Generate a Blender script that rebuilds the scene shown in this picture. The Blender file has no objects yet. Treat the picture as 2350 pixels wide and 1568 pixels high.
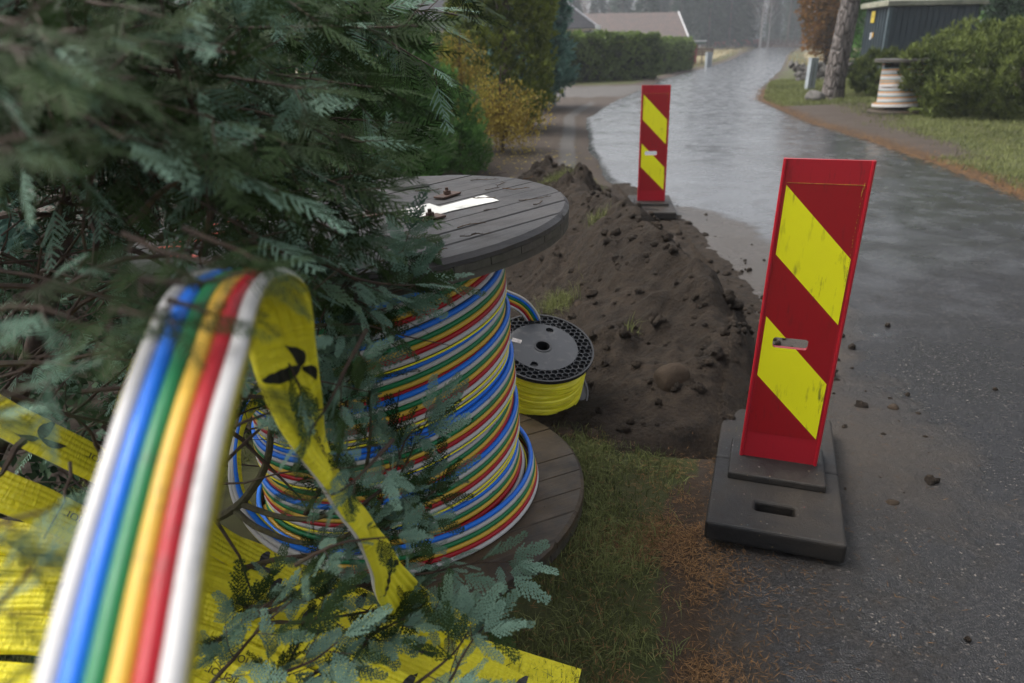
import bpy, bmesh, math, random
import numpy as np
from mathutils import Vector, Matrix, noise
rng = np.random.default_rng(11); random.seed(5)
S = bpy.context.scene; COL = S.collection
rad = math.radians
# ---------------------------------------------------------------- camera
F_, P_, R_, HC = 1680.7, .3805, -.0175, 1.4666      # focal length (for a frame 2350 wide), pitch, roll, eye height
c_, s_ = math.cos(R_), math.sin(R_)
FW = np.array([0, math.cos(P_), -math.sin(P_)]); U0 = np.array([0, math.sin(P_), math.cos(P_)]); X0 = np.array([1., 0, 0])
RT = c_*X0 + s_*U0; UP = c_*U0 - s_*X0
CAM = np.array([0, 0, HC])
def ray(px, py): return FW + (px-1175)/F_*RT - (py-784)/F_*UP
def G(px, py, z=0.):                    # point of a horizontal plane seen at a photo position
    d = ray(px, py); return CAM + d*((z-HC)/d[2])
def D(px, py, dist): return CAM + ray(px, py)*dist
cam = bpy.data.cameras.new('camera'); co = bpy.data.objects.new('camera', cam); COL.objects.link(co)
cam.sensor_width = 36; cam.lens = 36*F_/2350; cam.clip_start = .02; cam.clip_end = 3000
co.matrix_world = Matrix(((RT[0], UP[0], -FW[0], 0), (RT[1], UP[1], -FW[1], 0), (RT[2], UP[2], -FW[2], HC), (0, 0, 0, 1)))
cam.dof.use_dof = True; cam.dof.focus_distance = 2.15; cam.dof.aperture_fstop = 3.2
S.camera = co
# ---------------------------------------------------------------- world, sun, exposure
W = bpy.data.worlds.new('World'); S.world = W; W.use_nodes = True
nt = W.node_tree; bg = nt.nodes['Background']
sky = nt.nodes.new('ShaderNodeTexSky'); sky.sky_type = 'NISHITA'; sky.sun_disc = False
SUN_EL, SUN_AZ = 53, 290                # soft light through cloud, from the left beyond the road
sky.sun_elevation = rad(SUN_EL); sky.sun_rotation = rad(SUN_AZ); sky.dust_density = 7; sky.air_density = 1.0; sky.ozone_density = .6
hs = nt.nodes.new('ShaderNodeHueSaturation'); hs.inputs['Saturation'].default_value = .33
nt.links.new(sky.outputs[0], hs.inputs['Color']); nt.links.new(hs.outputs[0], bg.inputs['Color']); bg.inputs['Strength'].default_value = .15
sl = bpy.data.lights.new('sun', 'SUN'); sl.energy = .9; sl.angle = rad(40); sl.color = (1, .97, .93)
so = bpy.data.objects.new('sun', sl); COL.objects.link(so)
az, el = rad(SUN_AZ), rad(SUN_EL)
so.rotation_euler = Vector((math.sin(az)*math.cos(el), math.cos(az)*math.cos(el), math.sin(el))).to_track_quat('Z', 'Y').to_euler()
S.view_settings.view_transform = 'Standard'; S.view_settings.look = 'None'; S.view_settings.exposure = 1.0; S.view_settings.gamma = 1
S.render.engine = 'CYCLES'
S.cycles.max_bounces = 6; S.cycles.diffuse_bounces = 3; S.cycles.glossy_bounces = 3; S.cycles.transmission_bounces = 2
S.cycles.volume_bounces = 0; S.cycles.transparent_max_bounces = 4; S.cycles.sample_clamp_indirect = 6
# ---------------------------------------------------------------- helpers
def mk(name, V, F, mats, parent=None, mi=None, smooth=False, attr=None, uv=None, off=None):
    """V Nx3, F: MxK array, or list of such arrays (mixed sizes), or ragged list."""
    V = np.asarray(V, np.float32)
    if off is not None: V = V-np.asarray(off, np.float32)
    if isinstance(F, np.ndarray): F = [F]
    if len(F) and not isinstance(F[0], np.ndarray):
        loops = np.array([i for f in F for i in f], np.int32); cnt = np.array([len(f) for f in F], np.int32)
    else:
        loops = np.concatenate([f.ravel() for f in F]).astype(np.int32)
        cnt = np.concatenate([np.full(len(f), f.shape[1], np.int32) for f in F])
    me = bpy.data.meshes.new(name)
    me.vertices.add(len(V)); me.vertices.foreach_set('co', V.ravel())
    me.loops.add(len(loops)); me.loops.foreach_set('vertex_index', loops)
    st = np.zeros(len(cnt), np.int32); st[1:] = np.cumsum(cnt)[:-1]
    me.polygons.add(len(cnt)); me.polygons.foreach_set('loop_start', st); me.polygons.foreach_set('loop_total', cnt)
    if not isinstance(mats, (list, tuple)): mats = [mats]
    for m in mats: me.materials.append(m)
    if mi is not None: me.polygons.foreach_set('material_index', np.asarray(mi, np.int32))
    me.polygons.foreach_set('use_smooth', np.full(len(cnt), bool(smooth)))
    if attr:
        for k, a in attr.items():
            at = me.attributes.new(k, 'FLOAT', 'POINT'); at.data.foreach_set('value', np.asarray(a, np.float32))
    if uv is not None:
        ul = me.uv_layers.new(name='UVMap'); ul.data.foreach_set('uv', np.asarray(uv, np.float32)[loops].ravel())
    me.update(calc_edges=True); me.validate()
    o = bpy.data.objects.new(name, me); COL.objects.link(o)
    if parent: o.parent = parent
    return o
def tag(o, label=None, cat=None, group=None, kind=None):
    for k, v in (('label', label), ('category', cat), ('group', group), ('kind', kind)):
        if v: o[k] = v
    return o
def thing(name, loc, label, cat, group=None):
    o = bpy.data.objects.new(name, None); COL.objects.link(o); o.location = tuple(float(a) for a in loc)
    o.empty_display_size = .1
    return tag(o, label, cat, group)
def copy_tree(o, parent=None):
    c = o.copy(); COL.objects.link(c); c.parent = parent
    for ch in o.children: copy_tree(ch, c)
    return c
class MB:                                # collects simple solids into one mesh
    def __init__(s): s.V = []; s.F = []; s.n = 0
    def add(s, V, F):
        s.V.append(np.asarray(V, float)); s.F += [[int(i)+s.n for i in f] for f in F]; s.n += len(V); return s
    def box(s, c, d, M=None, taper=1.):
        x, y, z = np.array(d)/2.
        V = np.array([(a*x*(taper if e > 0 else 1), b*y*(taper if e > 0 else 1), e*z) for e in (-1, 1) for b in (-1, 1) for a in (-1, 1)])
        if M is not None: V = V @ np.asarray(M).T
        return s.add(V+np.array(c), [(0, 2, 3, 1), (4, 5, 7, 6), (0, 1, 5, 4), (2, 6, 7, 3), (0, 4, 6, 2), (1, 3, 7, 5)])
    def tube(s, P, r, n=8, cap=True):
        V, F = tube(P, r, n, cap); return s.add(V, F)
    def prism(s, poly, z0, z1):
        n = len(poly); V = [(x, y, z0) for x, y in poly]+[(x, y, z1) for x, y in poly]
        return s.add(V, [list(range(n))[::-1], [n+i for i in range(n)]]+[(i, (i+1) % n, n+(i+1) % n, n+i) for i in range(n)])
    def ringp(s, outer, inner, z0, z1):   # plate with a hole, both loops with the same number of points
        n = len(outer); V = [(x, y, z) for z in (z0, z1) for L in (outer, inner) for x, y in L]
        o0, i0, o1, i1 = 0, n, 2*n, 3*n; F = []
        for k in range(n):
            j = (k+1) % n
            F += [(o0+k, i0+k, i0+j, o0+j), (o1+k, o1+j, i1+j, i1+k), (o0+k, o0+j, o1+j, o1+k), (i0+k, i1+k, i1+j, i0+j)]
        return s.add(V, F)
    def xf(s, M, t=(0, 0, 0)):
        s.V = [v @ np.asarray(M).T + np.array(t) for v in s.V]; return s
    def build(s, name, mats, parent=None, smooth=False, bevel=0, seg=2, off=None):
        o = mk(name, np.concatenate(s.V), s.F, mats, parent, smooth=smooth, off=off)
        if bevel:
            m = o.modifiers.new('bevel', 'BEVEL'); m.width = bevel; m.segments = seg; m.limit_method = 'ANGLE'; m.angle_limit = rad(40)
        return o
def frames(P):
    P = np.asarray(P, float); T = np.gradient(P, axis=0); T /= np.linalg.norm(T, axis=1)[:, None]+1e-12; return P, T
def tube(P, r, n=8, cap=True):
    P, T = frames(P); m = len(P); r = np.broadcast_to(r, (m,)) if np.ndim(r) < 2 else r
    a = np.array([0, 0, 1.]) if abs(T[0, 2]) < .9 else np.array([1., 0, 0])
    N = np.cross(T[0], a); N /= np.linalg.norm(N); V = []
    th = np.arange(n)*2*np.pi/n
    for i in range(m):
        N = N-T[i]*(N@T[i]); N /= np.linalg.norm(N)+1e-12; B = np.cross(T[i], N)
        V.append(P[i]+r[i]*(np.cos(th)[:, None]*N+np.sin(th)[:, None]*B))
    F = [(i*n+k, i*n+(k+1) % n, (i+1)*n+(k+1) % n, (i+1)*n+k) for i in range(m-1) for k in range(n)]
    if cap: F += [list(range(n))[::-1], [(m-1)*n+k for k in range(n)]]
    return np.concatenate(V), F
def spline(pts, n):
    P = np.asarray(pts, float); m = len(P)
    d = np.r_[0, np.cumsum(np.linalg.norm(np.diff(P, axis=0), axis=1)**.5)]
    t = np.linspace(0, d[-1], n); out = []
    Q = np.vstack([2*P[0]-P[1], P, 2*P[-1]-P[-2]])
    for x in t:
        i = min(max(np.searchsorted(d, x)-1, 0), m-2); u = (x-d[i])/(d[i+1]-d[i])
        a, b, c, e = Q[i], Q[i+1], Q[i+2], Q[i+3]
        out.append(.5*((2*b)+(-a+c)*u+(2*a-5*b+4*c-e)*u*u+(-a+3*b-3*c+e)*u**3))
    return np.array(out)
def resample(P, step):
    P = np.asarray(P, float); d = np.r_[0, np.cumsum(np.linalg.norm(np.diff(P, axis=0), axis=1))]
    t = np.arange(0, d[-1], step); return np.stack([np.interp(t, d, P[:, k]) for k in range(P.shape[1])], 1)
def nz(x, y, z=0, sc=1., oc=4):          # fractal noise scalar
    return noise.fractal(Vector((x*sc, y*sc, z*sc)), 1.0, 2.0, oc)
def unit(v): v = np.asarray(v, float); return v/(np.linalg.norm(v)+1e-12)
# ---------------------------------------------------------------- materials
def mat(name): 
    m = bpy.data.materials.new(name); m.use_nodes = True; m.node_tree.nodes.remove(m.node_tree.nodes['Principled BSDF'])
    return m, NT(m.node_tree)
class NT:
    def __init__(s, t):
        s.t = t; s.out = t.nodes['Material Output']; s.p = s.n('BsdfPrincipled'); s.l(s.p.outputs[0], s.out.inputs['Surface'])
    def n(s, k, **kw):
        x = s.t.nodes.new('ShaderNode'+k)
        for a, b in kw.items(): setattr(x, a, b)
        return x
    def l(s, a, b): s.t.links.new(a, b)
    def set(s, inp, v):
        if isinstance(v, bpy.types.NodeSocket): s.l(v, inp)
        elif isinstance(v, (tuple, list)) and len(v) == 3 and inp.type == 'RGBA': inp.default_value = (*v, 1)
        else: inp.default_value = v
    def co(s, kind='Object', sc=None, rot=None):
        o = s.n('TexCoord').outputs[kind]
        if sc is None and rot is None: return o
        m = s.n('Mapping'); s.l(o, m.inputs['Vector'])
        if sc is not None: m.inputs['Scale'].default_value = sc
        if rot is not None: m.inputs['Rotation'].default_value = rot
        return m.outputs[0]
    def noise(s, sc, det=4, rough=.55, co=None, dist=0):
        x = s.n('TexNoise'); x.inputs['Scale'].default_value = sc; x.inputs['Detail'].default_value = det; x.inputs['Roughness'].default_value = rough
        x.inputs['Distortion'].default_value = dist
        s.l(co if co is not None else s.co(), x.inputs['Vector']); return x.outputs['Fac']
    def vor(s, sc, feat='F1', co=None, out='Distance'):
        x = s.n('TexVoronoi', feature=feat); x.inputs['Scale'].default_value = sc; s.l(co if co is not None else s.co(), x.inputs['Vector']); return x.outputs[out]
    def ramp(s, f, stops):
        x = s.n('ValToRGB'); e = x.color_ramp.elements
        while len(e) > 1: e.remove(e[-1])
        for i, (p, c) in enumerate(stops):
            k = e[0] if i == 0 else e.new(p); k.position = p
            k.color = (*c, 1) if isinstance(c, (tuple, list)) else (c, c, c, 1)
        s.l(f, x.inputs[0]); return x.outputs[0]
    def mix(s, f, a, b, mode='MIX'):
        x = s.n('Mix', data_type='RGBA', blend_type=mode); s.set(x.inputs[0], f); s.set(x.inputs[6], a); s.set(x.inputs[7], b); return x.outputs[2]
    def m(s, op, a, b=None, c=None, clamp=False):
        x = s.n('Math', operation=op, use_clamp=clamp)
        for i, v in enumerate((a, b, c)):
            if v is not None: s.set(x.inputs[i], v)
        return x.outputs[0]
    def attr(s, name): x = s.n('Attribute', attribute_name=name); return x.outputs['Fac']
    def sep(s, v): x = s.n('SeparateXYZ'); s.l(v, x.inputs[0]); return x.outputs
    def bump(s, h, st=.5, dist=.01, prev=None):
        x = s.n('Bump'); x.inputs['Strength'].default_value = st; x.inputs['Distance'].default_value = dist; s.l(h, x.inputs['Height'])
        if prev is not None: s.l(prev, x.inputs['Normal'])
        return x.outputs[0]
    def fin(s, col=None, rough=.5, nrm=None, spec=.5, metal=0, **kw):
        if col is not None: s.set(s.p.inputs['Base Color'], col)
        s.set(s.p.inputs['Roughness'], rough); s.set(s.p.inputs['Specular IOR Level'], spec); s.set(s.p.inputs['Metallic'], metal)
        if nrm is not None: s.l(nrm, s.p.inputs['Normal'])
def simple(name, col, rough=.5, var=.25, sc=8, bump=0, bsc=60, spec=.5, metal=0, dirt=None, dsc=5):
    m, n = mat(name); a = n.noise(sc, 5)
    c = n.mix(n.ramp(a, [(.3, 0.), (.7, 1.)]), tuple(x*(1-var) for x in col), tuple(min(1, x*(1+var)) for x in col))
    if dirt: c = n.mix(n.ramp(n.noise(dsc, 8, .7), [(.52, 0.), (.68, dirt[3])]), c, dirt[:3])
    n.fin(c, rough, n.bump(n.noise(bsc, 5, .7), bump, .004) if bump else None, spec, metal); return m
def leafmat(name, lo, hi, rough=.45, sc=2.5, trans=.12):
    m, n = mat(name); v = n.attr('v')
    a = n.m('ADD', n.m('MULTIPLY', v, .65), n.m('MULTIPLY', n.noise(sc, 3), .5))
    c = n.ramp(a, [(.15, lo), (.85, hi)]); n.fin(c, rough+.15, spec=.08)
    tr = n.n('BsdfTranslucent'); n.l(c, tr.inputs[0]); mx = n.n('MixShader'); mx.inputs[0].default_value = trans
    n.l(n.p.outputs[0], mx.inputs[1]); n.l(tr.outputs[0], mx.inputs[2]); n.l(mx.outputs[0], n.out.inputs['Surface']); return m
M = {}
M['cypress'] = leafmat('cypress_scales', (.004, .011, .003), (.044, .078, .024), .42, 6)
M['cypress_tip'] = leafmat('cypress_blue_scales', (.030, .068, .042), (.23, .36, .27), .45, 6)
M['greenbush'] = leafmat('green_bush_leaves', (.020, .055, .012), (.12, .25, .065))
M['yellowcon'] = leafmat('yellow_green_leaves', (.04, .065, .010), (.22, .26, .05))
M['bluecon'] = leafmat('blue_green_leaves', (.025, .06, .045), (.16, .29, .23))
M['hedge'] = leafmat('hedge_leaves', (.030, .052, .012), (.19, .27, .07))
M['gold'] = leafmat('golden_leaves', (.10, .055, .018), (.52, .42, .08), trans=.25)
M['mugo'] = leafmat('pine_needles', (.016, .030, .008), (.15, .185, .05))
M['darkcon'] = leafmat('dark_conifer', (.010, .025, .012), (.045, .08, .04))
M['orange'] = leafmat('rusty_leaves', (.05, .04, .012), (.30, .13, .025), trans=.2)
M['forest'] = leafmat('forest_needles', (.012, .026, .016), (.04, .07, .045), .7)
M['brownwood'] = leafmat('bare_twigs', (.05, .033, .028), (.10, .065, .055), .8)
M['bark'] = simple('cypress_bark', (.045, .026, .016), .8, .5, 25, .8, 90, dirt=(.07, .075, .03, .6), dsc=20)
M['lichen'] = simple('lichen_bark', (.060, .052, .025), .8, .5, 40, .9, 120, dirt=(.11, .12, .055, .8), dsc=45)
M['birch'] = simple('birch_bark', (.26, .25, .24), .7, .4, 4)
M['grass'] = leafmat('grass_blades', (.038, .048, .013), (.20, .22, .085), .5, 3, .15)
M['needles'] = leafmat('fallen_needles', (.055, .030, .014), (.24, .135, .060), .5, 8, .05)
M['stone'] = simple('stone', (.10, .095, .088), .8, .4, 9, .6, 40, .15, dirt=(.04, .032, .024, .9), dsc=6)
M['soilstone'] = simple('muddy_stone', (.042, .031, .022), .85, .4, 9, .9, 60, .1, dirt=(.04, .028, .018, .9), dsc=12)

def asphalt():
    m, n = mat('wet_asphalt'); g = n.vor(190, out='Color'); gd = n.vor(190)
    gr = n.sep(g)[0]
    c = n.ramp(gr, [(0, (.006, .006, .006)), (.7, (.022, .021, .021)), (.975, (.042, .038, .035)), (.982, (.10, .09, .08)), (1, (.22, .19, .16))])
    c = n.mix(n.ramp(n.noise(2.2, 6, .65), [(.35, .0), (.7, .55)]), c, (.016, .016, .019)); c = n.mix(n.ramp(n.noise(95, 3, .6), [(.50, 0.), (.62, .75)]), c, (.004, .004, .004))
    mud = n.attr('mud'); mm = n.ramp(n.m('ADD', mud, n.m('MULTIPLY', n.m('SUBTRACT', n.noise(7, 8, .7), .5), .9)), [(.30, 0.), (.80, 1.)])
    mudc = n.mix(n.noise(30, 6, .7), (.018, .014, .010), (.075, .058, .043)); c = n.mix(mm, c, mudc)
    wet = n.noise(.55, 5, .6); w2 = n.noise(3.5, 5, .6)
    r = n.ramp(n.m('ADD', n.m('MULTIPLY', wet, .7), n.m('MULTIPLY', w2, .3)), [(.38, .20), (.60, .40)])
    r0_ = r
    pud = n.ramp(n.m('ADD', n.attr('puddle'), n.m('MULTIPLY', n.m('SUBTRACT', n.noise(14, 6, .75), .5), 1.6)), [(.5, 0.), (.62, 1.)])
    r = n.mix(pud, r, (.07, .07, .07)); r = n.mix(mm, r, (.55, .55, .55))
    b = n.bump(n.m('MULTIPLY', gd, n.m('SUBTRACT', 1, pud)), .6, .004); b = n.bump(n.noise(28, 6, .75), .5, .006, b)
    b = n.bump(n.m('MULTIPLY', mm, n.noise(22, 8, .75)), .9, .03, b)
    n.fin(c, n.m('ADD', r, 0.), b, .45)
    wf = n.m('MULTIPLY', n.ramp(n.m('ADD', n.attr('wet'), n.m('MULTIPLY', n.m('SUBTRACT', w2, .5), .9)), [(.15, 0.), (.7, 1.)]), n.m('SUBTRACT', 1, n.m('MULTIPLY', mm, .7)))
    n.set(n.p.inputs['Coat Weight'], wf); n.set(n.p.inputs['Coat Roughness'], n.ramp(w2, [(.35, .14), (.65, .32)])); n.p.inputs['Coat IOR'].default_value = 1.75; n.l(n.bump(n.noise(5, 4, .6), .08, .004), n.p.inputs['Coat Normal'])
    return m
M['asphalt'] = asphalt()
def soil(name, lo, hi, leaf=False, st=1.0, sc=1.):
    m, n = mat(name); a = n.noise(18*sc, 10, .72); b = n.noise(2.2*sc, 5, .6)
    c = n.mix(n.ramp(a, [(.3, 0.), (.7, 1.)]), lo, hi); c = n.mix(n.ramp(b, [(.35, 0.), (.7, .55)]), c, tuple(x*1.9 for x in lo))
    c = n.mix(n.ramp(n.vor(110), [(.0, 1.), (.16, 0.)]), c, (.12, .10, .08))
    h = n.bump(n.noise(20*sc, 12, .85), st, .045); h = n.bump(n.vor(60*sc), st*.6, .008, h)
    n.fin(c, n.ramp(a, [(.3, .6), (.7, .9)]), h, .18); return m
M['soil'] = soil('dug_soil', (.011, .008, .0055), (.078, .058, .041))
def ground():
    m, n = mat('verge_ground'); nn = n.noise(9, 8, .7); big = n.noise(1.3, 5, .6)
    sl = n.mix(nn, (.018, .013, .009), (.080, .058, .042))
    gr = n.mix(n.noise(25, 8, .75), (.014, .018, .005), (.070, .085, .020)); gr = n.mix(n.ramp(big, [(.4, 0.), (.7, .6)]), gr, (.085, .070, .028))
    nd = n.mix(n.noise(60, 6, .8), (.020, .014, .009), (.080, .050, .028))
    gv = n.mix(n.noise(80, 6, .8), (.035, .033, .031), (.12, .11, .10))
    fl = n.mix(n.noise(.4, 6, .7), (.13, .115, .055), (.30, .25, .14))
    j = n.m('MULTIPLY', n.m('SUBTRACT', n.noise(6, 8, .75), .5), 1.0)
    c = sl
    for k, cc in (('grass', gr), ('gravel', gv), ('needle', nd), ('field', fl)):
        c = n.mix(n.ramp(n.m('ADD', n.attr(k), j), [(.42, 0.), (.58, 1.)]), c, cc)
    h = n.bump(n.noise(35, 10, .8), .9, .02); n.fin(c, .75, h, .3); return m
M['ground'] = ground()
def wood(name, base, dark, rough=.38, dirtc=None, dirt=.0):
    m, n = mat(name); co = n.co('Object', sc=(1, 1, 1)); x, y, z = n.sep(co)[:3]
    idx = n.m('FLOOR', n.m('DIVIDE', y, .105)); off = n.n('CombineXYZ'); n.l(n.m('MULTIPLY', idx, 7.3), off.inputs[0]); n.l(n.m('MULTIPLY', idx, 3.1), off.inputs[1])
    add = n.n('VectorMath', operation='ADD'); n.l(co, add.inputs[0]); n.l(off.outputs[0], add.inputs[1])
    mp = n.n('Mapping'); n.l(add.outputs[0], mp.inputs[0]); mp.inputs['Scale'].default_value = (1.6, 34, 20)
    g = n.noise(2.2, 9, .68, mp.outputs[0], .7)
    mp2 = n.n('Mapping'); n.l(add.outputs[0], mp2.inputs[0]); mp2.inputs['Scale'].default_value = (3, 190, 60); fine = n.noise(1.5, 5, .7, mp2.outputs[0])
    c = n.mix(n.ramp(g, [(.3, 0.), (.68, 1.)]), dark, base)
    c = n.mix(n.ramp(n.noise(3.1, 5, .6), [(.45, 0.), (.75, .5)]), c, tuple(q*1.5 for q in base))
    pl = n.sep(n.n('TexWhiteNoise', noise_dimensions='1D').outputs[1]) if False else None
    wn = n.n('TexWhiteNoise', noise_dimensions='1D'); n.l(idx, wn.inputs['W']); c = n.mix(.22, c, n.mix(wn.outputs[0], dark, tuple(q*1.4 for q in base)))
    if dirtc: c = n.mix(n.ramp(n.noise(6, 9, .75), [(.40, 0.), (.66, dirt)]), c, dirtc)
    spk = n.ramp(n.noise(55, 4, .6), [(.69, 0.), (.73, .8)]); c = n.mix(spk, c, (.012, .009, .007))
    h = n.bump(g, .7, .003); h = n.bump(fine, .45, .0015, h)
    n.fin(c, n.ramp(n.noise(9, 5), [(.35, rough), (.7, rough+.27)]), h, .42); return m
M['wood'] = wood('weathered_wood', (.042, .040, .041), (.010, .009, .009), .36, (.085, .072, .062), .35)
M['wood_rim'] = wood('rim_wood', (.085, .074, .062), (.020, .016, .013), .5, (.05, .055, .03), .5)
M['wood_low'] = wood('muddy_wood', (.040, .032, .025), (.018, .013, .010), .42, (.15, .095, .04), .45)
def plastic(name, col, rough=.36, dirt=.6, sc=14):
    m, n = mat(name)
    c = n.mix(n.noise(5, 4), tuple(x*.88 for x in col), tuple(min(1, x*1.08) for x in col))
    c = n.mix(n.ramp(n.noise(sc, 9, .78), [(.57, 0.), (.74, dirt)]), c, (.05, .04, .03))
    c = n.mix(n.ramp(n.noise(170, 3, .6), [(.70, 0.), (.74, dirt)]), c, (.02, .016, .012))
    n.fin(c, n.ramp(n.noise(22, 6, .7), [(.3, rough-.06), (.7, rough+.15)]), n.bump(n.noise(60, 4), .12, .002), .35); return m
DC = dict(blue=(.010, .16, .70), grey=(.46, .45, .43), green=(.010, .17, .06), yellow=(.62, .38, .045), red=(.36, .005, .014), white=(.50, .49, .48), orange=(.48, .24, .08), teal=(.05, .25, .33))
for k, v in DC.items(): M['duct_'+k] = plastic(k+'_conduit_plastic', v)
def sheath():
    m, n = mat('yellow_sheath'); uv = n.co('UV'); mp = n.n('Mapping'); n.l(uv, mp.inputs[0]); mp.inputs['Scale'].default_value = (14, 115, 1)
    cr = n.noise(1.3, 5, .6, mp.outputs[0], .9)
    mp2 = n.n('Mapping'); n.l(uv, mp2.inputs[0]); mp2.inputs['Scale'].default_value = (3, 9, 1)
    c = n.mix(n.noise(3, 4, .6, mp2.outputs[0]), (.80, .68, .012), (.90, .82, .03))
    c = n.mix(n.ramp(n.noise(120, 4, .65), [(.68, 0.), (.72, .9)]), c, (.05, .035, .012))
    h = n.bump(cr, .9, .007); h = n.bump(n.noise(2.2, 4, .6, mp2.outputs[0]), .5, .006, h)
    n.fin(c, n.ramp(cr, [(.3, .42), (.7, .6)]), h, .5); return m
M['sheath'] = sheath()
M['print'] = simple('black_print', (.018, .018, .016), .4)
M['fadedprint'] = simple('small_black_print', (.06, .06, .06), .5)
M['black_plastic'] = simple('black_plastic', (.018, .019, .021), .38, .2, 10, .2, 60, dirt=(.07, .06, .05, .35), dsc=14)
M['spool_disc'] = simple('grey_black_plastic', (.030, .033, .038), .5, .15, 10, .15, 80, dirt=(.16, .15, .14, .3), dsc=22)
M['fibre'] = simple('yellow_fibre', (.80, .74, .03), .4, .12, 20)
M['rust'] = simple('rusty_steel', (.075, .038, .024), .6, .5, 30, .6, 120)
M['paper'] = simple('white_label', (.62, .62, .58), .55, .1, 8, dirt=(.20, .19, .15, .6), dsc=18)
M['spray'] = simple('orange_spray_paint', (.85, .14, .09), .6, .2, 20)
def rubber():
    m, n = mat('recycled_rubber'); c = n.mix(n.noise(30, 6, .7), (.004, .004, .0045), (.016, .016, .017))
    c = n.mix(n.ramp(n.noise(3, 6, .65), [(.42, 0.), (.68, .9)]), c, (.034, .027, .020))
    v = n.n('TexVoronoi'); v.inputs['Scale'].default_value = 55; n.l(n.co(), v.inputs['Vector'])
    hue = n.ramp(n.sep(v.outputs['Color'])[1], [(0, (.16, .14, .10)), (.5, (.14, .10, .05)), (.7, (.07, .12, .14)), (.85, (.18, .05, .05)), (1, (.28, .28, .26))])
    k = n.m('MULTIPLY', n.m('LESS_THAN', v.outputs['Distance'], n.m('MULTIPLY', n.sep(v.outputs['Color'])[2], .17)), n.m('GREATER_THAN', n.sep(v.outputs['Color'])[0], .6))
    c = n.mix(k, c, hue); h = n.bump(n.noise(110, 6, .8), .7, .004); n.fin(c, n.ramp(n.noise(12, 5), [(.3, .40), (.7, .7)]), h, .35); return m
M['rubber'] = rubber()
def board(name, col, rough=.3, wear=(.03, .015, .012), amt=.5):
    m, n = mat(name); mp = n.co('Object', sc=(40, 40, 7)); st = n.noise(1.4, 5, .65, mp)
    msk = n.noise(3.2, 3, .5)
    c = n.mix(n.noise(4, 4), tuple(x*.86 for x in col), col)
    c = n.mix(n.m('MULTIPLY', n.ramp(st, [(.56, 0.), (.70, amt)]), n.ramp(msk, [(.42, 0.), (.58, 1.)])), c, wear)
    grid = n.vor(330); n.fin(c, rough, n.bump(grid, .12, .0008), .5); return m
M['red_board'] = board('red_plastic_board', (.42, .012, .024), .28)
M['red_film'] = board('red_reflective_film', (.33, .004, .010), .36)
M['yellow_film'] = board('yellow_reflective_film', (.93, .90, .010), .36, (.10, .09, .02), .95)
M['kiosk'] = simple('dark_steel_cladding', (.022, .036, .045), .5, .2, 2)
M['kiosk_roof'] = simple('mossy_concrete_roof', (.20, .20, .15), .8, .35, 3, .3, 20, dirt=(.09, .11, .05, .7), dsc=5)
M['yellow_sign'] = simple('yellow_sign', (.45, .34, .03), .5); M['white_paint'] = simple('white_paint', (.62, .63, .64), .5, .1)
M['grey_post'] = simple('grey_plastic_post', (.26, .29, .31), .55, .15, 3); M['cream'] = simple('cream_render', (.50, .44, .34), .8, .1, 2)
M['red_wood'] = simple('red_painted_boards', (.22, .035, .035), .7, .25, 3)
def tiles(name, lo, hi, sx, sy, rough=.6):
    m, n = mat(name); uv = n.co('UV'); b = n.n('TexBrick'); n.l(uv, b.inputs['Vector']); b.inputs['Color1'].default_value = (*lo, 1); b.inputs['Color2'].default_value = (*hi, 1)
    b.inputs['Mortar'].default_value = (*[x*.4 for x in lo], 1); b.inputs['Scale'].default_value = 1; b.inputs['Brick Width'].default_value = sx; b.inputs['Row Height'].default_value = sy
    b.inputs['Mortar Size'].default_value = sy*.12
    c = n.mix(n.ramp(n.noise(1.5, 6, .7), [(.4, 0.), (.7, .5)]), b.outputs[0], tuple(x*.7 for x in lo)); n.fin(c, rough, n.bump(b.outputs['Fac'], -.6, .03)); return m
M['barn_tiles'] = tiles('old_clay_tiles', (.10, .080, .070), (.16, .105, .088), .30, .33); M['dark_tiles'] = tiles('dark_glazed_tiles', (.016, .017, .022), (.026, .027, .034), .3, .34, .65)
M['glass'] = simple('dark_glass', (.03, .035, .04), .1)
# ================================================================ terrain
def vnoise(X, Y, sc, seed=0, oc=4):      # vectorised value noise, -1..1
    out = np.zeros_like(X, dtype=float); amp = 1.; tot = 0
    for o in range(oc):
        x = X*sc*2**o+seed*17.3+o*5.1; y = Y*sc*2**o-seed*9.7+o*3.3
        xi, yi = np.floor(x).astype(np.int64), np.floor(y).astype(np.int64); fx, fy = x-xi, y-yi
        fx = fx*fx*(3-2*fx); fy = fy*fy*(3-2*fy)
        def h(a, b):
            k = (a*374761393+b*668265263+seed*974711) & 0x7fffffff; k = ((k ^ (k >> 13))*1274126177) & 0x7fffffff
            return ((k ^ (k >> 16)) & 0xffff)/32767.5-1
        v = (h(xi, yi)*(1-fx)+h(xi+1, yi)*fx)*(1-fy)+(h(xi, yi+1)*(1-fx)+h(xi+1, yi+1)*fx)*fy
        out += v*amp; tot += amp; amp *= .5
    return out/tot
def sst(a, b, x): t = np.clip((x-a)/(b-a), 0, 1); return t*t*(3-2*t)
RL = np.array([(.45, -3), (.47, 1.0), (.50, 1.5), (.58, 1.95), (.90, 2.8), (1.25, 3.9), (1.40, 4.9), (1.42, 6.3), (1.22, 7.6), (1.13, 9.2), (1.28, 12.3), (1.75, 17.1), (3.2, 22.7), (7.7, 37.8), (16.2, 61), (30.7, 103), (60, 180)])
RR = np.array([(3.9, -3), (4.3, 2), (4.8, 5), (5.12, 7.3), (5.35, 8.8), (5.8, 12.2), (5.95, 14.9), (7.1, 21.7), (9.4, 28.5), (16.8, 47.8), (34.5, 96.7), (66, 172)])
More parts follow.
